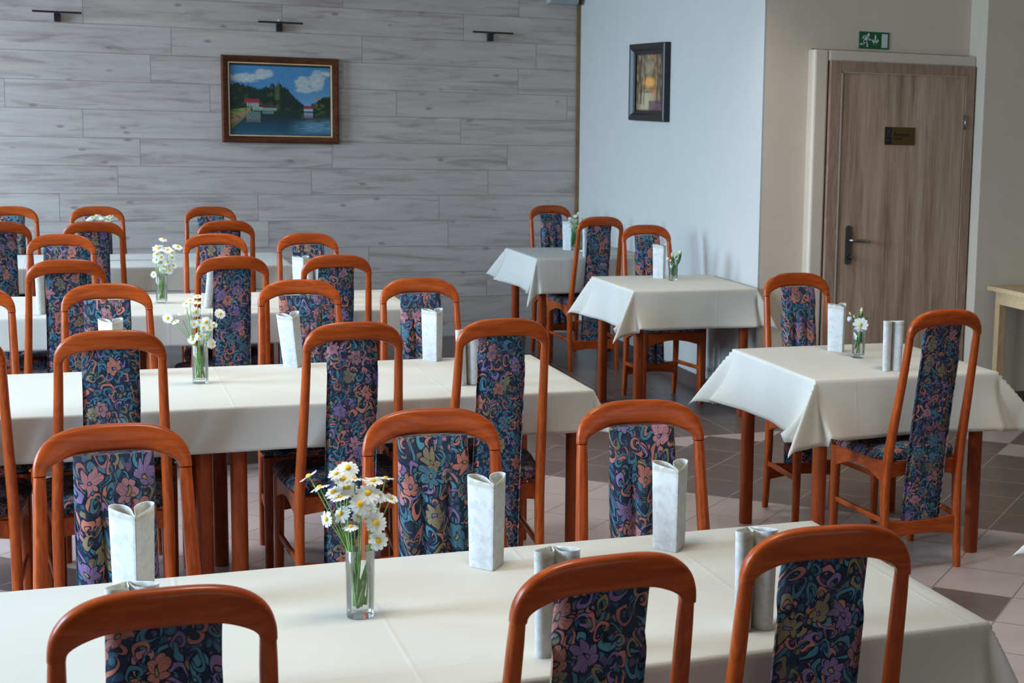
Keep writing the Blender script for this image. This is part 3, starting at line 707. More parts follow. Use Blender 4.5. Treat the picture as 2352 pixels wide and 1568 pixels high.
    o = link(name, me, M_CLOTH, None, True); o.location = (cx, cy, 0)
    md = o.modifiers.new('thickness', 'SOLIDIFY'); md.thickness = .0008; md.offset = 0
    tag(o, label, 'tablecloth', group)
    return o
DT = (.045, .045, .575)
rowx = 1.69
ROWS = [ # x0, seam, x1, y0, y1, drop, label words
    (-.83, .42, 1.667, 2.586, 3.400, 'the front row'),
    (-.98, .445, 1.700, 5.275, 6.095, 'the second row'),
    (-.95, .295, 1.540, 7.620, 8.420, 'the third row'),
    (-1.95, -.62, 1.245, 9.780, 10.575, 'the rearmost row'),
]
for n, (x0, xm, x1, y0, y1, lab) in enumerate(ROWS):
    make_table(x0, xm-.003, y0, y1, 'red-brown dining table under the left part of the long ivory cloth in %s' % lab)
    make_table(xm+.003, x1, y0, y1, 'red-brown dining table under the right end of the long ivory cloth in %s' % lab)
    make_cloth('tablecloth', x0, x1, y0, y1, .16, .150, {(1, -1): (.07, .06, .575), (1, 1): (.07, .06, .575), (-1, 1): DT, (-1, -1): DT},
               'long ivory tablecloth over the joined tables of %s' % lab, seed=n*3.3+1, wav=.004)
R2 = (2.575, 3.375, 5.25, 6.048); R1 = (2.852, 3.590, 8.13, 8.872); R0 = (2.822, 3.600, 9.97, 10.745); R3 = (2.60, 3.40, 2.73, 3.53)
make_table(*R2, 'square red-brown table between two chairs in front of the door')
make_cloth('tablecloth', *R2, .235, .235, {(-1, -1): (.20, .20, .50), (-1, 1): (.145, .145, .48), (1, -1): (.19, .12, .50), (1, 1): (.12, .12, .5)}, 'square ivory tablecloth on the small table in front of the door', seed=5)
make_table(*R1, 'square red-brown table standing at the corner of the white wall')
make_cloth('tablecloth', *R1, (.235, .20), .225, {(-1, -1): (.175, .175, .48), (-1, 1): (.12, .12, .50), (1, -1): (.10, .09, .51), (1, 1): (.004, .08, .5)}, 'square ivory tablecloth on the small table at the white wall corner', seed=8, wav=.003, flare=.006)
make_table(*R0, 'square red-brown table in the far corner below the plank wall')
make_cloth('tablecloth', *R0, (.235, .20), .235, {(-1, -1): (.085, .085, .43), (-1, 1): (.12, .12, .54), (1, -1): (.015, .05, .45), (1, 1): (.015, .05, .45)}, 'square ivory tablecloth on the small table in the far corner', seed=11)
make_table(*R3, 'square red-brown table mostly beyond the right edge beside the front row')
make_cloth('tablecloth', *R3, .235, .235, {(-1, 1): (.150, .150, .50), (-1, -1): (.13, .13, .5), (1, -1): (.12, .12, .5), (1, 1): (.12, .12, .5)}, 'ivory tablecloth corner poking in at the right edge low down', seed=14)

# ------------------------------------------------------------------ chairs (origin on the floor, sitter faces +Y)
POST = [(.937, .1465, -.289, .027, .030), (.80, .150, -.262, .029, .034), (.68, .154, -.236, .031, .037), (.56, .158, -.208, .033, .041),
        (.46, .161, -.186, .034, .045), (.38, .1625, -.176, .034, .046), (.28, .163, -.176, .033, .043), (.15, .163, -.186, .031, .038), (0, .163, -.202, .028, .032)]
def arch_pts(n=40):
    """outer and inner outline of the bent top rail (x, z)"""
    out = []
    for i in range(n+1):
        t = i/n
        # outer: superellipse-like dome
        th = pi*(1-t)
        X = .160*math.copysign(abs(cos(th))**(2/3.6), cos(th)); Z = .937+.100*abs(sin(th))**(2/2.0)
        out.append((X, Z))
    return out
def make_chair():
    c = empty('dining_chair')
    # top rail
    bm = bmesh.new(); rings = []
    n = 44
    for i in range(n+1):
        th = pi*(1-i/n); co, si = cos(th), sin(th)
        ox = .160*math.copysign(abs(co)**(2/3.1), co); oz = .937+.100*abs(si)**(2/2.3)
        ix = .1335*math.copysign(abs(co)**(2/3.0), co)*(1-.0*si); iz = .937+.040*abs(si)**(2/2.6)
        # thicken the shoulders: pull the inner line in
        ix *= 1-.10*sin(2*th)**2
        mx, mz = (ox+ix)/2, (oz+iz)/2; dx, dz = ox-ix, oz-iz; ln = hypot(dx, dz); ax = Vector((dx/ln, -.12*dz/ln, dz/ln)); 
        yc = -.289-.16*(mz-.937)-.012*(1-(mx/.16)**2)+.0
        dep = .030-.003*si
        rings.append(sup((mx, yc, mz), ax, Vector((0, 1, .10)).normalized(), ln, dep, 16, 3.4))
    loft(bm, rings); bmobj('top_rail', bm, M_WX, c, smooth=True, sharp=60)
    # rear legs run up into back posts
    for s in (-1, 1):
        bm = bmesh.new(); rings = []
        for k in range(23):
            z = .936*(1-k/22); q = lerp_path(POST, z)
            sc = .93 if k == 0 or k == 22 else 1
            rings.append(sup((s*q[1], q[2], z), (1, 0, 0), (0, 1, 0), q[3]*sc, q[4]*sc, 14, 2.5))
        loft(bm, rings); bmobj('leg', bm, M_WZ, c, smooth=True, sharp=60)
    for s in (-1, 1):
        bm = bmesh.new(); rings = []
        for z, w, dd in ((.436, .036, .040), (.36, .036, .040), (.25, .034, .036), (.12, .031, .032), (.003, .028, .028), (0, .025, .025)):
            rings.append(sup((s*(.183+.004*(.44-z)), .182+.01*(.44-z), z), (1, 0, 0), (0, 1, 0), w, dd, 14, 3))
        loft(bm, rings); bmobj('leg', bm, M_WZ, c, smooth=True, sharp=60)
    # seat frame: rails with arched lower edges
    bm = bmesh.new()
    def rail(p, q, zt, h, arch, th=.020, n=12):
        p, q = Vector(p), Vector(q); t = (q-p).normalized(); nn = Vector((-t.y, t.x, 0))*th/2; rings = []
        for i in range(n+1):
            f = i/n; o = p+(q-p)*f; zb = zt-h+arch*sin(pi*f)
            rings.append([(o+nn).to_tuple()[:2]+(zt,), (o-nn).to_tuple()[:2]+(zt,), (o-nn).to_tuple()[:2]+(zb,), (o+nn).to_tuple()[:2]+(zb,)])
        loft(bm, rings)
    for s in (-1, 1): rail((s*.163, -.165, 0), (s*.185, .170, 0), .437, .085, .045)
    rail((-.172, .186, 0), (.172, .186, 0), .437, .080, .035); rail((-.150, -.165, 0), (.150, -.165, 0), .430, .060, .012)
    bmobj('seat_frame', bm, M_WY, c, bevel=.002)
    # cushion
    bm = bmesh.new(); rings = []
    def seat_ring(k, z):
        out = []
        for i in range(40):
            t = 2*pi*(i+.5)/40; x = math.copysign(abs(cos(t))**.42, cos(t)); y = math.copysign(abs(sin(t))**.42, sin(t))
            yy = .022+y*.196*k; w = .196+.024*(yy/.2)
            out.append((x*w*k, yy, z+(.004 if y > 0 else 0)))
        return out
    for k, z in ((.955, .436), (.99, .444), (1.0, .456), (.985, .468), (.94, .478), (.80, .486), (.5, .490), (.15, .491)): rings.append(seat_ring(k, z))
    loft(bm, rings); bmobj('seat_cushion', bm, M_FAB, c, smooth=True)
    # upholstered splat, smooth behind, three padded channels in front
    bm = bmesh.new(); rings = []; nz_ = 60
    for j in range(nz_+1):
        f = j/nz_; z = .200+(.976-.200)*f
        yc = -.168-.118*sm(.30, .98, z)-.0*f if z > .3 else -.168-.012*sm(.3, .2, z)
        yc = -.172-(.117)*((z-.2)/.78)**1.35
        hw = .0855-.004*f; th = .028
        row = []
        for i in range(43):      # front face left to right
            x = -1+2*i/42; xx = x*hw
            edge = (1-abs(x)**6)**.5 if abs(x) < 1 else 0
            zt = .855-.0-.030*0
            pl = 0.
            ctr = abs(x) < .34
            top_c = .865-.028*(1-sqrt(max(0, 1-(x/.34)**2))) if ctr else .90
            m_ = sm(0, .012, top_c-z) if ctr else sm(0, .05, top_c-z)
            if ctr: pl = (.027*sqrt(max(0, 1-(x/.34)**2))-.012)*m_+.008*(1-m_)
            else: pl = (.023*sqrt(max(0, 1-((abs(x)-.67)/.33)**2))-.012)*m_+.008*(1-m_)
            pl *= sm(.978, .93, z)
            row.append((xx, yc+th*.40*edge+pl, z))
        for i in range(13):
            x = 1-2*(i+.0)/12; edge = (1-abs(x)**4)**.5 if abs(x) < 1 else 0
            row.append((x*hw*.985, yc-th*.5*edge-.0, z))
        rings.append(row)
    loft(bm, rings); bmobj('back_cushion', bm, M_FAB, c, smooth=True, sharp=55)
    # stretchers
    for s in (-1, 1):
        bm = bmesh.new(); rings = []
        for f in (0, .25, .5, .75, 1):
            y = -.18+.36*f; rings.append(sup((s*(.163+.020*f), y, .205+.01*f), (1, 0, 0), (0, 0, 1), .016, .024, 12, 3))
        loft(bm, rings); bmobj('stretcher', bm, M_WY, c, smooth=True, sharp=60)
    bm = bmesh.new(); rings = []
    for i in range(17):
        f = i/16; x = -.152+.304*f; zt = .205-.006*sin(pi*f); zb = .132+.014*sin(pi*f)
        rings.append([(x, -.193, zt), (x, -.171, zt), (x, -.171, zb), (x, -.193, zb)])
    loft(bm, rings); bmobj('rear_board', bm, M_WX, c, bevel=.003)
    return c
G = 'high-backed dining chairs'
CH = [
 ('N1a', .116, 2.684, 1, 0, 'chair at the bottom left corner with its dark back to us, front row'),
 ('N1b', .768, 2.640, 1, 3, 'front row chair with its dark back to us, middle one of the three nearest'),
 ('N1c', 1.240, 2.690, 1, -6, 'front row chair with its dark back to us, rightmost, overlapping the table edge'),
 ('F1a', .094, 3.314, -1, 2.7, 'chair facing us across the front table, left one, behind two standing napkins'),
 ('F1b', .749, 3.305, -1, -4, 'chair facing us across the front table, right behind the big daisy bunch'),
 ('F1c', 1.242, 3.281, -1, -6.9, 'chair facing us across the front table, at its right end against the tiled floor'),
 ('N2z', -.332, 5.425, 1, 0, 'second row chair cut by the left edge, only its right post showing, back to us'),
 ('N2a', .108, 5.404, 1, 1.5, 'second row chair with its dark back to us, left of the thin daisy vase'),
 ('N2b', .845, 5.443, 1, .2, 'second row chair with its back to us, in the middle of the room'),
 ('N2c', 1.340, 5.424, 1, -.6, 'second row chair with its back to us, at the right end of the table'),
 ('F2z', -.335, 6.06, -1, 0, 'chair facing us across the second table, cut by the left edge'),
 ('F2a', .138, 6.055, -1, .4, 'chair facing us across the second table, left of the thin daisy vase'),
 ('F2b', .840, 6.077, -1, .2, 'chair facing us across the second table, just behind a leaning napkin'),
 ('F2c', 1.300, 6.061, -1, -1.9, 'chair facing us across the second table, at its right end behind a napkin'),
 ('N3a', -.018, 7.627, 1, 3.3, 'third row chair with its back to us, left of the daisy vase there'),
 ('N3b', .668, 7.699, 1, 3.2, 'third row chair with its back to us, just right of the daisy vase there'),
 ('N3c', 1.143, 7.711, 1, .3, 'third row chair with its back to us, at the right end of the table'),
 ('F3a', -.030, 8.312, -1, -2, 'chair facing us across the third table, left one, dark rail'),
 ('F3b', .723, 8.304, -1, 2, 'chair facing us across the third table, middle one'),
 ('F3c', 1.186, 8.295, -1, 1.8, 'chair facing us across the third table, at its right end against the plank wall'),
 ('N4a', -.326, 9.79, 1, 0, 'rearmost row chair with its very dark back to us, cut by the left edge'),
 ('N4b', .143, 9.790, 1, .2, 'rearmost row chair with its dark back to us, in front of the white flower heads'),
 ('N4c', .835, 9.829, 1, 3, 'rearmost row chair with its dark back to us, at the right end'),
 ('F4a', -.306, 10.41, -1, 0, 'chair facing us under the plank wall, cut by the left edge'),
 ('F4b', .182, 10.41, -1, -1.2, 'chair facing us under the plank wall, partly hidden by white flower heads'),
 ('F4c', .870, 10.41, -1, 1.9, 'chair facing us under the plank wall, right one of the rearmost row'),
 ('R0F', 3.214, 10.616, -1, 6, 'chair facing us at the far corner table, against the plank wall'),
 ('R0N', 3.191, 10.101, 1, 2, 'chair with its back to us at the far corner table, seen whole'),
 ('R1F', 3.263, 8.778, -1, 1, 'chair facing us at the table by the white wall corner'),
 ('R2F', 2.974, 6.013, -1, -1.6, 'chair facing us at the small table before the door, left of its napkin'),
 ('R2N', 2.990, 5.329, 1, 2, 'chair with its back to us at the table before the door, legs visible'),
]
proto = make_chair()
for k, (nm, x, y, f, r, lab) in enumerate(CH):
    o = proto if k == 0 else copy_tree(proto)
    o.location = (x, y, 0); o.rotation_euler = (0, 0, radians(r)+(pi if f < 0 else 0))
    tag(o, lab, 'chair', G)

# ------------------------------------------------------------------ heart-shaped standing napkins
def make_napkin(seed=0):
    """napkin rolled into two lobes joined at a tip (tip at -Y), open at the top"""
    H_ = .195
    half = [(0, 0), (.012, .014), (.025, .030), (.036, .046), (.0415, .060), (.0385, .071), (.030, .076), (.019, .0745), (.009, .066), (.003, .052), (.0012, .034), (.0008, .018)]
    bm = bmesh.new()
    for s in (-1, 1):
        pts = [Vector((s*x+s*.0006, y-.036, 0)) for x, y in half]
        # smooth closed teardrop by Catmull-Rom
        n = len(pts); ring = []
        for i in range(n):
            p0, p1, p2, p3 = pts[i-1], pts[i], pts[(i+1) % n], pts[(i+2) % n]
            for t in (0, .25, .5, .75):
                ring.append(.5*((2*p1)+(-p0+p2)*t+(2*p0-5*p1+4*p2-p3)*t*t+(-p0+3*p1-3*p2+p3)*t**3))
        c = sum(ring, Vector())/len(ring)
        outer = []; inner = []
        for j in range(9):
            f = j/8; k = .90+.10*f+.0*seed
            zt = lambda p: H_*f+(.004*(p.y/.04)+.003*abs(p.x)/.04)*f
            outer.append([Vector((p.x*k, p.y*k, zt(p))) for p in ring])
            inner.append([Vector((c.x*k+(p.x-c.x)*k*.90, c.y*k+(p.y-c.y)*k*.93, max(.003, zt(p)-.0006))) for p in ring])
        loft(bm, outer+inner[::-1])
    me_o = bmobj('napkin_body', bm, M_NAP, None, smooth=True, sharp=38)
    return me_o
nproto = make_napkin(); nproto.name = 'standing_napkin'
NG = 'heart-shaped standing napkins'
NAPS = [ # x, y, rz(deg), tilt(x,y deg), label
 (.104, 3.215, 4, 0, 0, 'white heart-shaped standing napkin on the far side of the front table, leftmost, before a chair'),
 (.080, 2.715, 185, 0, 0, 'white standing napkin mostly hidden behind the bottom left chair, only its top rim showing'),
 (.822, 3.262, 1, 0, 0, 'white heart-shaped standing napkin just right of the big daisy bunch'),
 (1.250, 3.270, -2, 0, 0, 'white heart-shaped standing napkin at the far right of the front table, before a chair'),
 (.803, 2.700, 172, 0, 0, 'white standing napkin with its two lobes to us, behind the middle front chair'),
 (1.205, 2.712, 172, 0, 0, 'white standing napkin with its two lobes to us, behind the right front chair'),
 (.140, 5.985, 4, 0, 0, 'white standing napkin top peeking over the dark chair, second table left'),
 (.775, 6.025, 8, 2, -6, 'white standing napkin leaning left beside the thin daisy vase, second table'),
 (1.300, 6.040, 5, 0, 0, 'white standing napkin at the far right of the second table'),
 (1.300, 5.500, 185, 0, 2, 'white standing napkin half hidden by the right chair of the second row'),
 (-.090, 7.760, 183, 0, 0, 'white standing napkin on the third table at the left, beside a chair post'),
 (.630, 7.850, 180, 0, -7, 'white standing napkin seen as a narrow strip behind a third row chair'),
 (1.095, 8.215, 6, 0, 0, 'white standing napkin on the far side of the third table at its right end'),
 (1.100, 7.840, 180, 0, 0, 'white standing napkin almost hidden behind the right chair of the third row'),
 (3.215, 10.540, 5, 0, 0, 'white standing napkin on the far corner table, left of its small white flowers'),
 (3.200, 10.080, 182, 0, 0, 'white standing napkin on the far corner table, seen through a chair back'),
 (3.222, 8.710, 5, 0, 0, 'white standing napkin on the white wall corner table, left of the bud vase'),
 (2.985, 5.880, 3, 0, 0, 'white standing napkin left of the vase on the small table before the door'),
 (2.965, 5.385, 170, 0, 0, 'white standing napkin right of the vase on the small table before the door'),
]
for k, (x, y, rz, tx, ty, lab) in enumerate(NAPS):
    o = nproto if k == 0 else nproto.copy()
    if k: COL.objects.link(o)
    o.location = (x, y, .7485+.0015*(abs(tx)+abs(ty) > 0)); o.rotation_euler = (radians(tx), radians(ty), radians(rz))
    tag(o, lab, 'napkin', NG)

# ------------------------------------------------------------------ vases with flowers
def make_vase():
    v = empty('glass_vase'); Hh = .135; n = 28
    prof = [(.0, .0), (.0255, 0), (.0262, .004), (.0272, .06), (.0278, Hh-.001), (.0270, Hh), (.0262, Hh-.001), (.0250, .06), (.0242, .018), (.018, .0135), (0, .013)]
    bm = bmesh.new(); rings = [[(max(r, .0002)*cos(2*pi*k/n), max(r, .0002)*sin(2*pi*k/n), z) for k in range(n)] for r, z in prof]
    loft(bm, rings); bmobj('glass', bm, M_GLASS, v, smooth=True, sharp=50)
    bm = bmesh.new(); rings = [[(max(r, .0002)*cos(2*pi*k/n), max(r, .0002)*sin(2*pi*k/n), z) for k in range(n)] for r, z in ((0, .0145), (.0232, .0180), (.0243, .06), (.0250, .088), (0, .088))]
    loft(bm, rings); bmobj('water', bm, M_WATER, v, smooth=True, sharp=50)
    return v
def petal_mesh(nm, n, r, w, seed, droop=.0, M=None):
    rnd = random.Random(seed); bm = bmesh.new()
    for k in range(n):
        a = 2*pi*k/n+rnd.uniform(-.08, .08); rr = r*rnd.uniform(.90, 1.05); up0 = rnd.uniform(-.06, .10)
        e = Vector((cos(a), sin(a), 0)); t = Vector((-sin(a), cos(a), 0)); prev = None
        for f, ww in ((.16, .35), (.45, .85), (.78, 1.), (.95, .65), (1.0, .25)):
            z = r*(up0*f-droop*f*f)
            c = e*rr*f+Vector((0, 0, z)); a1 = bm.verts.new(c-t*w*ww*.5+Vector((0, 0, r*.03))); a2 = bm.verts.new(c+t*w*ww*.5+Vector((0, 0, r*.03))); a0 = bm.verts.new(c)
            if prev: bm.faces.new((prev[0], prev[1], a0, a1)); bm.faces.new((prev[1], prev[2], a2, a0))
            prev = (a1, a0, a2)
    me = bpy.data.meshes.new(nm)
    bm.to_mesh(me); bm.free()
    for p in me.polygons: p.use_smooth = True
    me.materials.append(M or M_PETAL)
    return me
def centre_mesh(nm, r, M):
    bm = bmesh.new(); n = 12
    rings = [[(r*k*cos(2*pi*i/n), r*k*sin(2*pi*i/n), z*r) for i in range(n)] for k, z in ((.55, -.55), (.9, -.1), (1, .15), (.85, .5), (.5, .72), (.02, .8))]
    loft(bm, rings); me = bpy.data.meshes.new(nm); bm.to_mesh(me); bm.free(); me.materials.append(M)
    for p in me.polygons: p.use_smooth = True
    return me
PM = [petal_mesh('petals', 15, 1., .33, s, dr) for s, dr in ((1, .05), (2, .22), (3, .4), (4, .1))]
PW = petal_mesh('petals', 10, 1., .48, 11, .08)
CM = centre_mesh('flower_centre', 1., M_YEL); CG = centre_mesh('flower_centre', 1., M_YGR)
fwc = fw
def ray(px, py, y):
    d_ = fwc+(px-PX)/FPX*r2-(py-PY)/FPX*u2; t = y/d_.y
    return Vector((0, 0, 1.75))+d_*t
def daisy(vx, vy, head, nrm, r, label, group, seed, mesh=None, cmesh=None, cr=.30, nm='daisy'):
    rnd = random.Random(seed)
    base = Vector((vx+rnd.uniform(-.015, .015), vy+rnd.uniform(-.015, .015), .768)); head = Vector(head); nrm = Vector(nrm).normalized()
    e = empty(nm, base); tag(e, label, 'flower', group)
    h = head-base
    neck = Vector((vx, vy, .875))-base+Vector(((head.x-vx), (head.y-vy), 0))*min(1, .021/max(.021, hypot(head.x-vx, head.y-vy)))
    pts = []
    for i in range(9):
        t = i/8; a = Vector((0, 0, 0)); b1 = neck*.55; b2 = neck*1.0+(h-neck)*.15; 
        # quadratic-ish through the neck then to the head
        if t < .5: p = a.lerp(neck, t*2)
        else:
            q = (t-.5)*2; c1 = neck+(neck-a)*.35*min(1, h.length*3); p = neck*(1-q)**2+c1*2*q*(1-q)+(h-nrm*r*.12)*q*q
        pts.append(p)
    bm = bmesh.new(); tube(bm, pts, [.0021, .0021, .002, .0019, .0017, .0015, .0013, .0012, .0012], 6); bmobj('stem', bm, M_STEM, e, smooth=True)
    q = nrm.to_track_quat('Z', 'Y')
    for me, sc, nme in ((mesh or PM[seed % 4], r, 'petals'), (cmesh or CM, r*cr, 'flower_centre')):
        o = bpy.data.objects.new(nme, me); COL.objects.link(o); o.parent = e; o.location = h; o.rotation_mode = 'QUATERNION'; o.rotation_quaternion = q; o.scale = (sc,)*3
    bm = bmesh.new(); tube(bm, [h-nrm*r*.22, h-nrm*r*.10, h-nrm*r*.02], [.0018, r*.26, r*.30], 8); bmobj('calyx', bm, M_STEM, e, smooth=True)
    return e
vproto = make_vase()
VASES = [(.505, 3.02, 'glass vase holding the big bunch of daisies on the front table'),
         (.418, 5.753, 'glass vase with thin spreading daisies on the second table'),
         (.417, 8.061, 'glass vase with upright daisies on the third table'),
         (.206, 10.17, 'glass vase hidden behind chairs on the rearmost table under white flower heads'),
         (3.240, 10.40, 'glass vase with tiny white flowers on the far corner table'),
         (3.256, 8.591, 'glass vase with green buds on the white wall corner table'),
         (2.988, 5.703, 'glass vase with one large white daisy on the table before the door')]
for k, (x, y, lab) in enumerate(VASES):
    o = vproto if k == 0 else copy_tree(vproto)
    o.location = (x, y, .7487); tag(o, lab, 'vase', 'straight glass vases')
    if k in (5, 6): o.scale = (1, 1, .9)
TC = Vector((0, 0, 1.75))
def tocam(p, ex): # normal facing the camera plus an extra lean
    return (TC-Vector(p)).normalized()+Vector(ex)
def c5(x, y): return (670+x/6.273, 1050+y/6.273)
B1 = [ # crop coords, lean (x right, y away, z up), radius, y offset
 ((245, 270), (-.5, 1.25, .75), 21, .0, 'white daisy leaning furthest left out of the big bunch, seen from below'),
 ((400, 430), (-.2, 1.2, .7), 21, -.005, 'white daisy second from the left in the big bunch, seen from the side'),
 ((805, 150), (0, -.1, 1.2), 24, .02, 'topmost white daisy of the big bunch with a yellow centre'),
 ((640, 235), (-.6, .2, 1.6), 19, .01, None), ((740, 305), (0, 0, .8), 21, .0, None), ((910, 310), (.1, 1.3, 1.2), 21, .0, None),
 ((800, 430), (0, .1, 1.), 23, .005, None), ((1175, 340), (.2, .6, 1.3), 22, .0, None), ((1350, 300), (.4, 1.2, 2.), 19, .01, 'white daisy at the far upper right of the big bunch, edge on'),
 ((1100, 510), (0, 0, .9), 25, -.012, 'large white daisy with an oval yellow centre high in the big bunch'), ((1250, 540), (.4, 0, 1.), 19, -.005, None), ((600, 500), (-.6, .5, 1.2), 20, .0, None),
 ((690, 570), (-.2, .6, 1.8), 22, -.01, None), ((985, 675), (-.1, 0, 0), 24, -.02, 'white daisy facing us in the middle of the big bunch'), ((1115, 745), (.25, 0, 0), 19, -.014, None),
 ((1215, 940), (.15, 0, .05), 24, -.02, 'white daisy facing us low at the right of the big bunch'), ((1250, 1200), (.5, -.1, .1), 22, -.022, 'white daisy with broad petals lowest at the right of the vase rim'),
 ((850, 1000), (0, .3, 2.5), 16, -.02, None), ((700, 810), (-.8, .2, .5), 20, -.012, None), ((500, 890), (-1.4, .1, .0), 18, -.006, 'white daisy drooping sideways low at the left of the big bunch'),
 ((1430, 590), (.8, .2, 1.2), 16, .0, 'small daisy furthest right in the big bunch'), ((960, 850), (0, 0, .4), 14, -.01, None)]
for k, (c, ln, rp, dy, lab) in enumerate(B1):
    px, py = c5(*c); p = ray(px, py, 3.02+dy); 
    daisy(.505, 3.02, p, tocam(p, ln), rp*1.05/1120., lab or 'white daisy among the crowded middle of the big bunch on the front table', 'daisies in the front table vase', k,
          mesh=PW if k == 16 else None)
def c2(x, y): return (400+x/6.533, 640+y/6.533)
B2 = [((-100, 590), (-.4, 0, .0), 12, 'white daisy leaning furthest left out of the thin bunch'), ((15, 640), (-.5, .6, .9), 9, None), ((175, 370), (-.4, .3, 1.), 9, None), ((235, 325), (-.2, .2, 1.4), 10, None),
 ((350, 265), (0, .2, 1.6), 9, 'small daisy topmost in the thin bunch on the second table'), ((350, 345), (.1, .3, 2.), 10, None), ((320, 495), (0, 0, .1), 12, 'white daisy facing us high in the thin bunch'), ((290, 680), (-.1, 0, 0), 10, None), ((372, 655), (0, 0, .3), 9, None),
 ((480, 645), (0, 0, .2), 12, None), ((435, 730), (0, 0, .2), 10, None), ((525, 735), (.3, 0, .6), 9, None), ((590, 690), (.4, 0, .9), 9, None), ((690, 520), (.4, 0, .4), 12, 'white daisy leaning furthest right out of the thin bunch'),
 ((385, 860), (0, 0, .1), 10, None), ((485, 865), (.2, .3, .5), 9, None), ((270, 910), (-.5, 0, .4), 11, None), ((565, 975), (.7, 0, -.1), 12, 'white daisy hanging low right of the thin bunch'),
 ((90, 525), (-.2, .4, 1.6), 5, None), ((185, 490), (-.2, .4, 1.6), 6, None), ((545, 490), (.1, .4, 1.6), 5, None)]
for k, (c, ln, rp, lab) in enumerate(B2):
    px, py = c2(*c); p = ray(px, py, 5.753-.012*(k % 3)); daisy(.418, 5.753, p, tocam(p, ln), rp*1.05/640., lab or 'small white daisy in the thin bunch on the second table', 'daisies in the second table vase', 40+k)
def c3(x, y): return (340+x/9.222, 540+y/9.222)
B3 = [((320, 75), (.3, .3, 1.5), 8, 'single daisy rising highest above the third table vase'), ((215, 275), (-.2, .2, 1.2), 12, None), ((405, 310), (0, .2, 1.), 10, None), ((625, 240), (.4, .2, 1.3), 10, 'daisy leaning right out of the third table vase'), ((175, 400), (-.3, 0, .6), 8, None),
 ((265, 465), (0, 0, .6), 8, None), ((500, 370), (.3, .1, .8), 9, None), ((270, 575), (0, 0, .5), 8, None), ((400, 560), (0, .1, .6), 8, None), ((500, 480), (.3, .2, .8), 8, None), ((330, 660), (0, 0, .3), 8, None),
 ((110, 830), (-.8, 0, .3), 7, 'daisy drooping left of the third table vase'), ((320, 730), (0, 0, .2), 8, None), ((440, 740), (.3, 0, .3), 9, None), ((170, 520), (-.4, 0, .6), 8, None), ((540, 640), (.5, 0, .5), 7, None)]
for k, (c, ln, rp, lab) in enumerate(B3):
    px, py = c3(*c); p = ray(px, py, 8.061-.01*(k % 3)); daisy(.417, 8.061, p, tocam(p, ln), rp*1.15/455., lab or 'small white daisy in the upright bunch on the third table', 'daisies in the third table vase', 70+k)
for k in range(14):
    rnd = random.Random(k+5); px = 205+60*((k*.37) % 1); py = 492+14*rnd.random()+abs(px-236)*.12; p = ray(px, py, 10.17+rnd.uniform(-.02, .02))
    daisy(.206, 10.17, p, tocam(p, (rnd.uniform(-.5, .5), .4, 1.6)), .021, 'white flower head in the cluster above the rearmost dark chair', 'white flowers in the rearmost vase', 90+k)
for k in range(22):
    rnd = random.Random(k+50); px = 1306+34*rnd.random(); py = 486+36*rnd.random(); p = ray(px, py, 10.40+rnd.uniform(-.03, .03))
    daisy(3.240, 10.40, p, tocam(p, (rnd.uniform(-.6, .6), .2, rnd.uniform(0, 1.5))), .0115, 'tiny white flower in the airy bunch on the far corner table', 'tiny white flowers in the far corner vase', 110+k, mesh=PW, cmesh=CG)
# buds and leaves
def bud(vx, vy, head, r, ln, M, label, seed, cat='flower'):
    head = Vector(head); base = Vector((vx+.006*(seed % 3-1), vy, .766)); e = empty('flower_bud', base); tag(e, label, cat); h = head-base
    neck = Vector((vx, vy, .86))-base
    bm = bmesh.new(); tube(bm, [(0, 0, 0), neck*.6, neck, neck.lerp(h, .6)+Vector((0, 0, .004)), h], .0016, 6); bmobj('stem', bm, M_LEAF, e, smooth=True)
    dirn = (h-neck).normalized(); bm = bmesh.new()
    tube(bm, [h+dirn*(t*ln) for t in (-.1, .1, .35, .6, .85, 1.)], [r*.5, r*.9, r, r*.85, r*.5, r*.12], 10); bmobj('petals', bm, M, e, smooth=True)
    bm = bmesh.new(); tube(bm, [h-dirn*.1*ln, h+dirn*.05*ln, h+dirn*.3*ln], [r*.3, r*.85, r*1.06], 8); bmobj('calyx', bm, M_LEAF, e, smooth=True)
    return e
def leaf(vx, vy, p0, p1, w, label, seed):
    p0, p1 = Vector(p0), Vector(p1); e = empty('flower_leaf', (vx, vy, .766)); tag(e, label, 'leaf', 'green leaves in the vases'); o = e.location
    bm = bmesh.new(); d_ = p1-p0; side = d_.cross(Vector((.1, 1, .2))).normalized(); fr = Vector((0, -1, 0)); rings = []
    for i in range(8):
        t = i/7; ww = w*sin(pi*min(1, t*.93+.05))**.8; c = p0+d_*t+fr*.006*sin(pi*t)-o
        rings.append([c-side*ww/2, c-fr*.002, c+side*ww/2, c+fr*.0006])
    loft(bm, rings); bmobj('leaf_blade', bm, M_LEAF, e, smooth=True); return e
def cR1(x, y): return (1500+x/14.25, 550+y/14.25)
V = (3.256, 8.591)
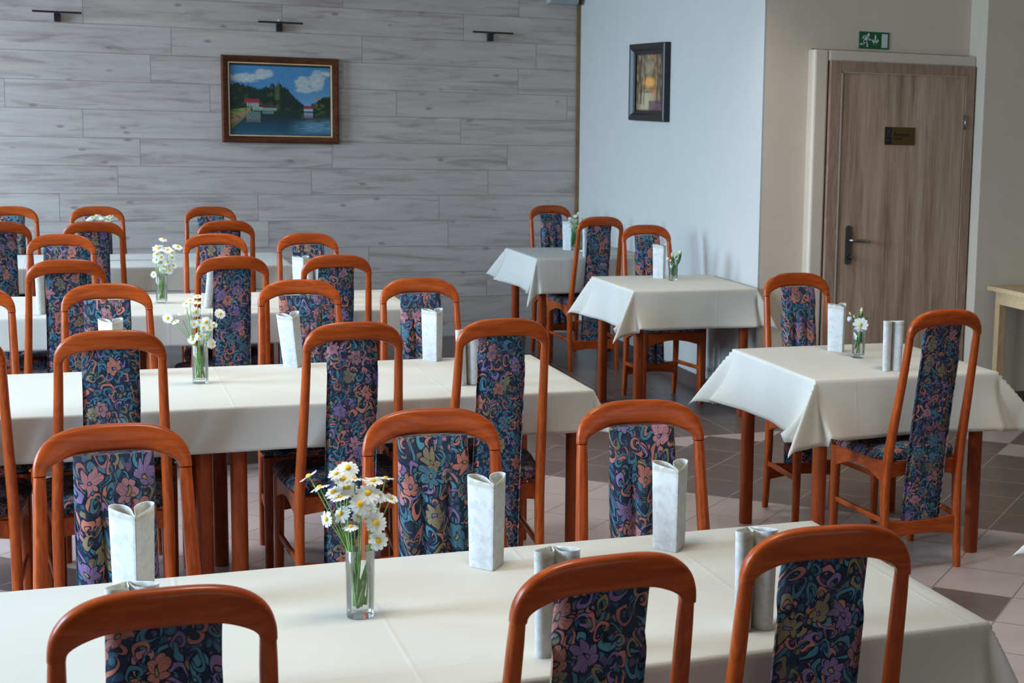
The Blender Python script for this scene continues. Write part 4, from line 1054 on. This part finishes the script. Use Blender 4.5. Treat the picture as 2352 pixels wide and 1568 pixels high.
for k, (c, r, ln, M, lab) in enumerate([((820, 500), .011, .034, M_BUD, 'fat pale green bud leaning right above the vase at the white wall corner'), ((640, 560), .008, .028, M_BUD, 'slim pale bud left of the fat one at the white wall corner'),
   ((500, 640), .010, .016, M_PETAL, 'small white bloom at the left of the bud vase'), ((740, 600), .006, .02, M_LEAF, 'small green bud between the paler ones at the white wall corner'), ((590, 690), .008, .014, M_PETAL, 'faded whitish bloom just above the bud vase rim')]):
    bud(V[0], V[1], ray(*cR1(*c), 8.58), r, ln, M, lab, k)
for k, (a, b_) in enumerate([((700, 1050), (600, 400)), ((640, 1180), (560, 800)), ((700, 1200), (740, 820)), ((620, 1000), (690, 700)), ((760, 900), (930, 380)), ((600, 1050), (660, 860))]):
    leaf(V[0], V[1], ray(*cR1(*a), 8.59), ray(*cR1(*b_), 8.585), .018, 'dark green leaf among the buds at the white wall corner', k)
def cR2(x, y): return (1940+x/10.45, 690+y/10.45)
V = (2.988, 5.703); p = ray(*cR2(385, 580), 5.685)
daisy(V[0], V[1], p, tocam(p, (0, 0, -.05)), .0325, 'single large white daisy facing us on the table before the door', None, 201, mesh=PW, cmesh=CG, cr=.24)
for k, (c, r, ln, M, lab) in enumerate([((150, 480), .012, .020, M_LILAC, 'lilac bloom left of the large daisy before the door'), ((400, 300), .006, .024, M_BUD, 'pale green bud rising above the large daisy before the door'),
   ((150, 350), .004, .016, M_BUD, 'small yellowish bud above the lilac bloom'), ((245, 430), .004, .016, M_BUD, 'small yellowish bud between lilac bloom and large daisy')]):
    bud(V[0], V[1], ray(*cR2(*c), 5.71), r, ln, M, lab, k)
for k, (a, b_, w) in enumerate([((400, 1000), (350, 720), .030), ((330, 1050), (230, 860), .020), ((220, 1170), (330, 900), .020), ((440, 460), (560, 400), .014), ((360, 420), (430, 280), .014), ((300, 430), (340, 340), .012), ((230, 600), (180, 640), .010)]):
    leaf(V[0], V[1], ray(*cR2(*a), 5.70), ray(*cR2(*b_), 5.70), w, 'dark green leaf in the vase before the door', k)
V = (3.24, 10.40)
for k in range(4):
    px = 1312+4*k; leaf(V[0], V[1], ray(px, 568-4*k, 10.40), ray(px+3, 528, 10.40), .02, 'green leaf in the far corner vase', k)
